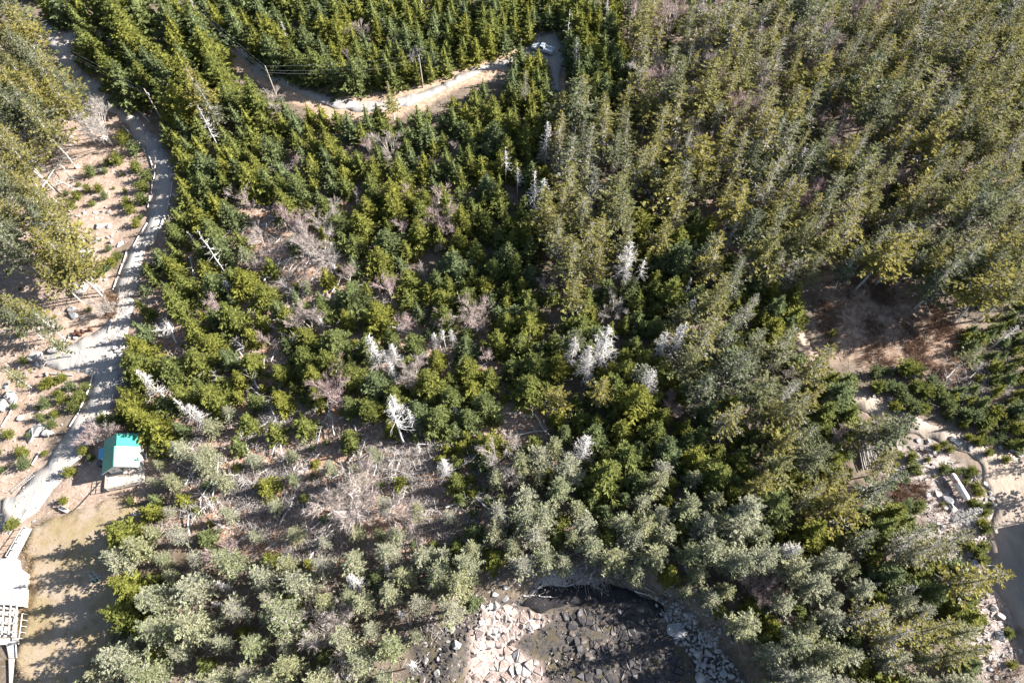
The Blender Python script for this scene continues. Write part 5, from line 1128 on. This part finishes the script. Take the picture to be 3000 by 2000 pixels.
# poles and wires
POLES = []
def upole(x, y, h, lab):
    z = float(gh(x, y)); t0 = thing('utility_pole', lab, 'utility pole', (x, y, z), random.uniform(0, 3), 'wooden utility poles')
    m = MB(); m.tube([(0, 0, -.3), (0, 0, h)], [.17, .11], 8); m.build('post', M_POLE, t0)
    m = MB(); m.tube([(0, 0, h+.01), (0, 0, h+.3)], .06, 6); m.build('insulator', M_WHITE, t0)
    m = MB(); m.tube([(.24, 0, h-1.6), (.24, 0, h-.9)], .16, 10); m.build('bracket', M_STEEL, t0)
    POLES.append(Vector((x, y, z+h))); return len(POLES)-1
q = P3(486, 370); p1 = upole(q.x, q.y, 10.5, 'utility pole standing between the driveway and the young spruces')
q = P3(779, 200, 9); p3 = upole(q.x, q.y, 9.3, 'utility pole rising from spruces beside the upper road')
q = P3(1240, 257); p4 = upole(q.x, q.y, 9, 'utility pole on the open grass verge of the upper road')
q = P3(553, -6, 10); p2 = upole(q.x, q.y, 10, 'utility pole among trees near the shaded start of the upper road')
q = P3(1725, 262, 10); p5 = upole(q.x, q.y, 10, 'utility pole hidden in the old spruces beyond the turning loop')
q = P3(-70, -5, 10); p6 = upole(q.x, q.y, 10, 'utility pole past the junction of the two roads')
M_WIRE = M('wire', (0.25, 0.26, 0.28), rough=0.5)
def wire(a, c, dz_, lab, sag):
    a = POLES[a]+Vector((0, 0, dz_)); c = POLES[c]+Vector((0, 0, dz_)); m = MB()
    pts = [a.lerp(c, i/14)-Vector((0, 0, 4*sag*(i/14)*(1-i/14))) for i in range(15)]
    m.tube(pts, 0.013, 4); tag(m.build('power_line', M_WIRE), lab, 'power line', 'power lines')
for a, c, nm in ((p2, p3, 'over the shaded upper road'), (p3, p4, 'along the spruces north of the upper road'), (p4, p5, 'from the verge pole into the old woods'), (p6, p1, 'over the driveway')):
    wire(a, c, .28, 'top power line '+nm, .8); wire(a, c, -.9, 'middle power line '+nm, 1.1); wire(a, c, -1.5, 'lowest power line '+nm, 1.5)

# stacked bare poles
for i in range(18):
    f = i/17; a, c = P3(2512+52*f, 1296-6*f+R.uniform(-5, 5)), P3(2528+60*f, 1376-12*f+R.uniform(-6, 6)); z = .25+.3*(i % 3)
    m = MB(); m.tube([a+Vector((0, 0, z)), (a+c)/2+Vector((R.uniform(-.1, .1), 0, z+.05)), c+Vector((0, 0, z))], [.10, .09, .06], 6)
    tag(m.build('bare_pole', M_DEAD), 'barkless pole on the stack beside the spruces, '+(['leftmost']+ORD[1:17]+['rightmost'])[i]+(' from the left' if 0 < i < 17 else ' of all'), 'pole', 'stacked bare poles')

# edging logs
EL = [(432, 655, 410, 690), (408, 693, 390, 725), (372, 738, 362, 770), (360, 774, 345, 815), (343, 818, 332, 850), (328, 940, 318, 975), (272, 1100, 262, 1140), (260, 1142, 248, 1172), (245, 1176, 228, 1215), (225, 1218, 205, 1250), (118, 1325, 95, 1362), (52, 1165, 28, 1215), (26, 1218, 6, 1250),
      (505, 535, 500, 580), (497, 585, 488, 625), (484, 628, 470, 665), (448, 530, 444, 570), (440, 575, 434, 610), (352, 275, 375, 300), (400, 320, 440, 360), (470, 395, 482, 420), (360, 370, 388, 400), (405, 415, 425, 445), (438, 460, 448, 495), (150, 1095, 215, 1100), (2850, 1395, 2870, 1420), (184, 1018, 200, 995)]
rel = relations([((a+c)/2, (b_+d)/2) for a, b_, c, d in EL])
for i, (a, b_, c, d) in enumerate(EL):
    A, B = P3(a, b_), P3(c, d); m = MB(); m.tube([A+Vector((0, 0, .2)), (A+B)/2+Vector((.05, .05, .22)), B+Vector((0, 0, .2))], [.15, .14, .11], 7)
    tag(m.build('edging_log', M_DEAD), 'bleached log edging the gravel, '+rel[i], 'log', 'logs edging the drive')
# bench with long shadow, tarp pile, fire wood
p = P3(190, 1493); bn = thing('wooden_bench', 'small pale plank bench at the top of the lawn', 'bench', p, -.4)
for k in range(3): MB().box(-.8, .8, -.3+.2*k, -.13+.2*k, .45, .5).build('slat', M_PALEWOOD, bn)
for x in (-.7, .7): MB().box(x-.05, x+.05, -.28, .28, -.1, .445).build('leg', M_PALEWOOD, bn)
MB().box(-.8, .8, .32, .37, .5, 1.0).build('backrest', M_PALEWOOD, bn)
def tarp(name, px, py, rx, ry, h, mt, lab, cat, seed):
    p = P3(px, py); Rr = np.random.default_rng(seed); n_ = 14; V = []; F = []
    for j in range(n_):
        for i in range(n_):
            u, v = i/(n_-1)*2-1, j/(n_-1)*2-1; r_ = min(1, math.hypot(u, v)); V.append((u*rx, v*ry, h*(1-r_**2)*Rr.uniform(.5, 1.1)+.1*Rr.random()))
    for j in range(n_-1):
        for i in range(n_-1): a = j*n_+i; F.append((a, a+1, a+n_+1, a+n_))
    for k in range(0, n_-1): pass
    o = link(name, mesh_from(name, V, F, [mt]), None, p, (0, 0, .4)); sdm = o.modifiers.new('s', 'SOLIDIFY'); sdm.thickness = .03; tag(o, lab, cat)
tarp('green_tarp', 281, 1700, .5, .28, .3, M_GREEN, 'crumpled green tarp on the shaded pile beside the lawn', 'tarp', 3)
for i, (a, b_, c, d) in enumerate([(262, 1690, 290, 1680), (266, 1700, 300, 1688), (275, 1672, 296, 1700), (264, 1683, 284, 1702)]):
    A, B = P3(a, b_), P3(c, d); m = MB(); m.tube([A+Vector((0, 0, .15+.1*i)), B+Vector((0, 0, .3+.1*i))], .05, 6); tag(m.build('scrap_pole', M_STEEL), 'grey metal pole in the scrap pile by the lawn, '+['lowest', 'longest', 'steepest', 'shortest'][i]+' one', 'pole', 'scrap poles')
for i, (px, py) in enumerate(((392, 1496), (400, 1506), (388, 1505))):
    p = P3(px, py); tag(link('boulder', ROCKM[1][i], None, p, (0, 0, i), (.5, .4, .35)), 'small grey stone in the heap at the lawn\'s upper corner, '+('topmost', 'rightmost', 'lowest')[i], 'boulder', 'boulders and shore rocks')
# hose lines over the grass from the deck
m = MB(); m.tube([P3(*q)+Vector((0, 0, .2)) for q in ((297, 1410), (285, 1425), (262, 1450), (240, 1475), (222, 1492), (205, 1500))], .05, 6); tag(m.build('black_hose', M_DARK), 'black hose running from the porch deck across the grass', 'hose')
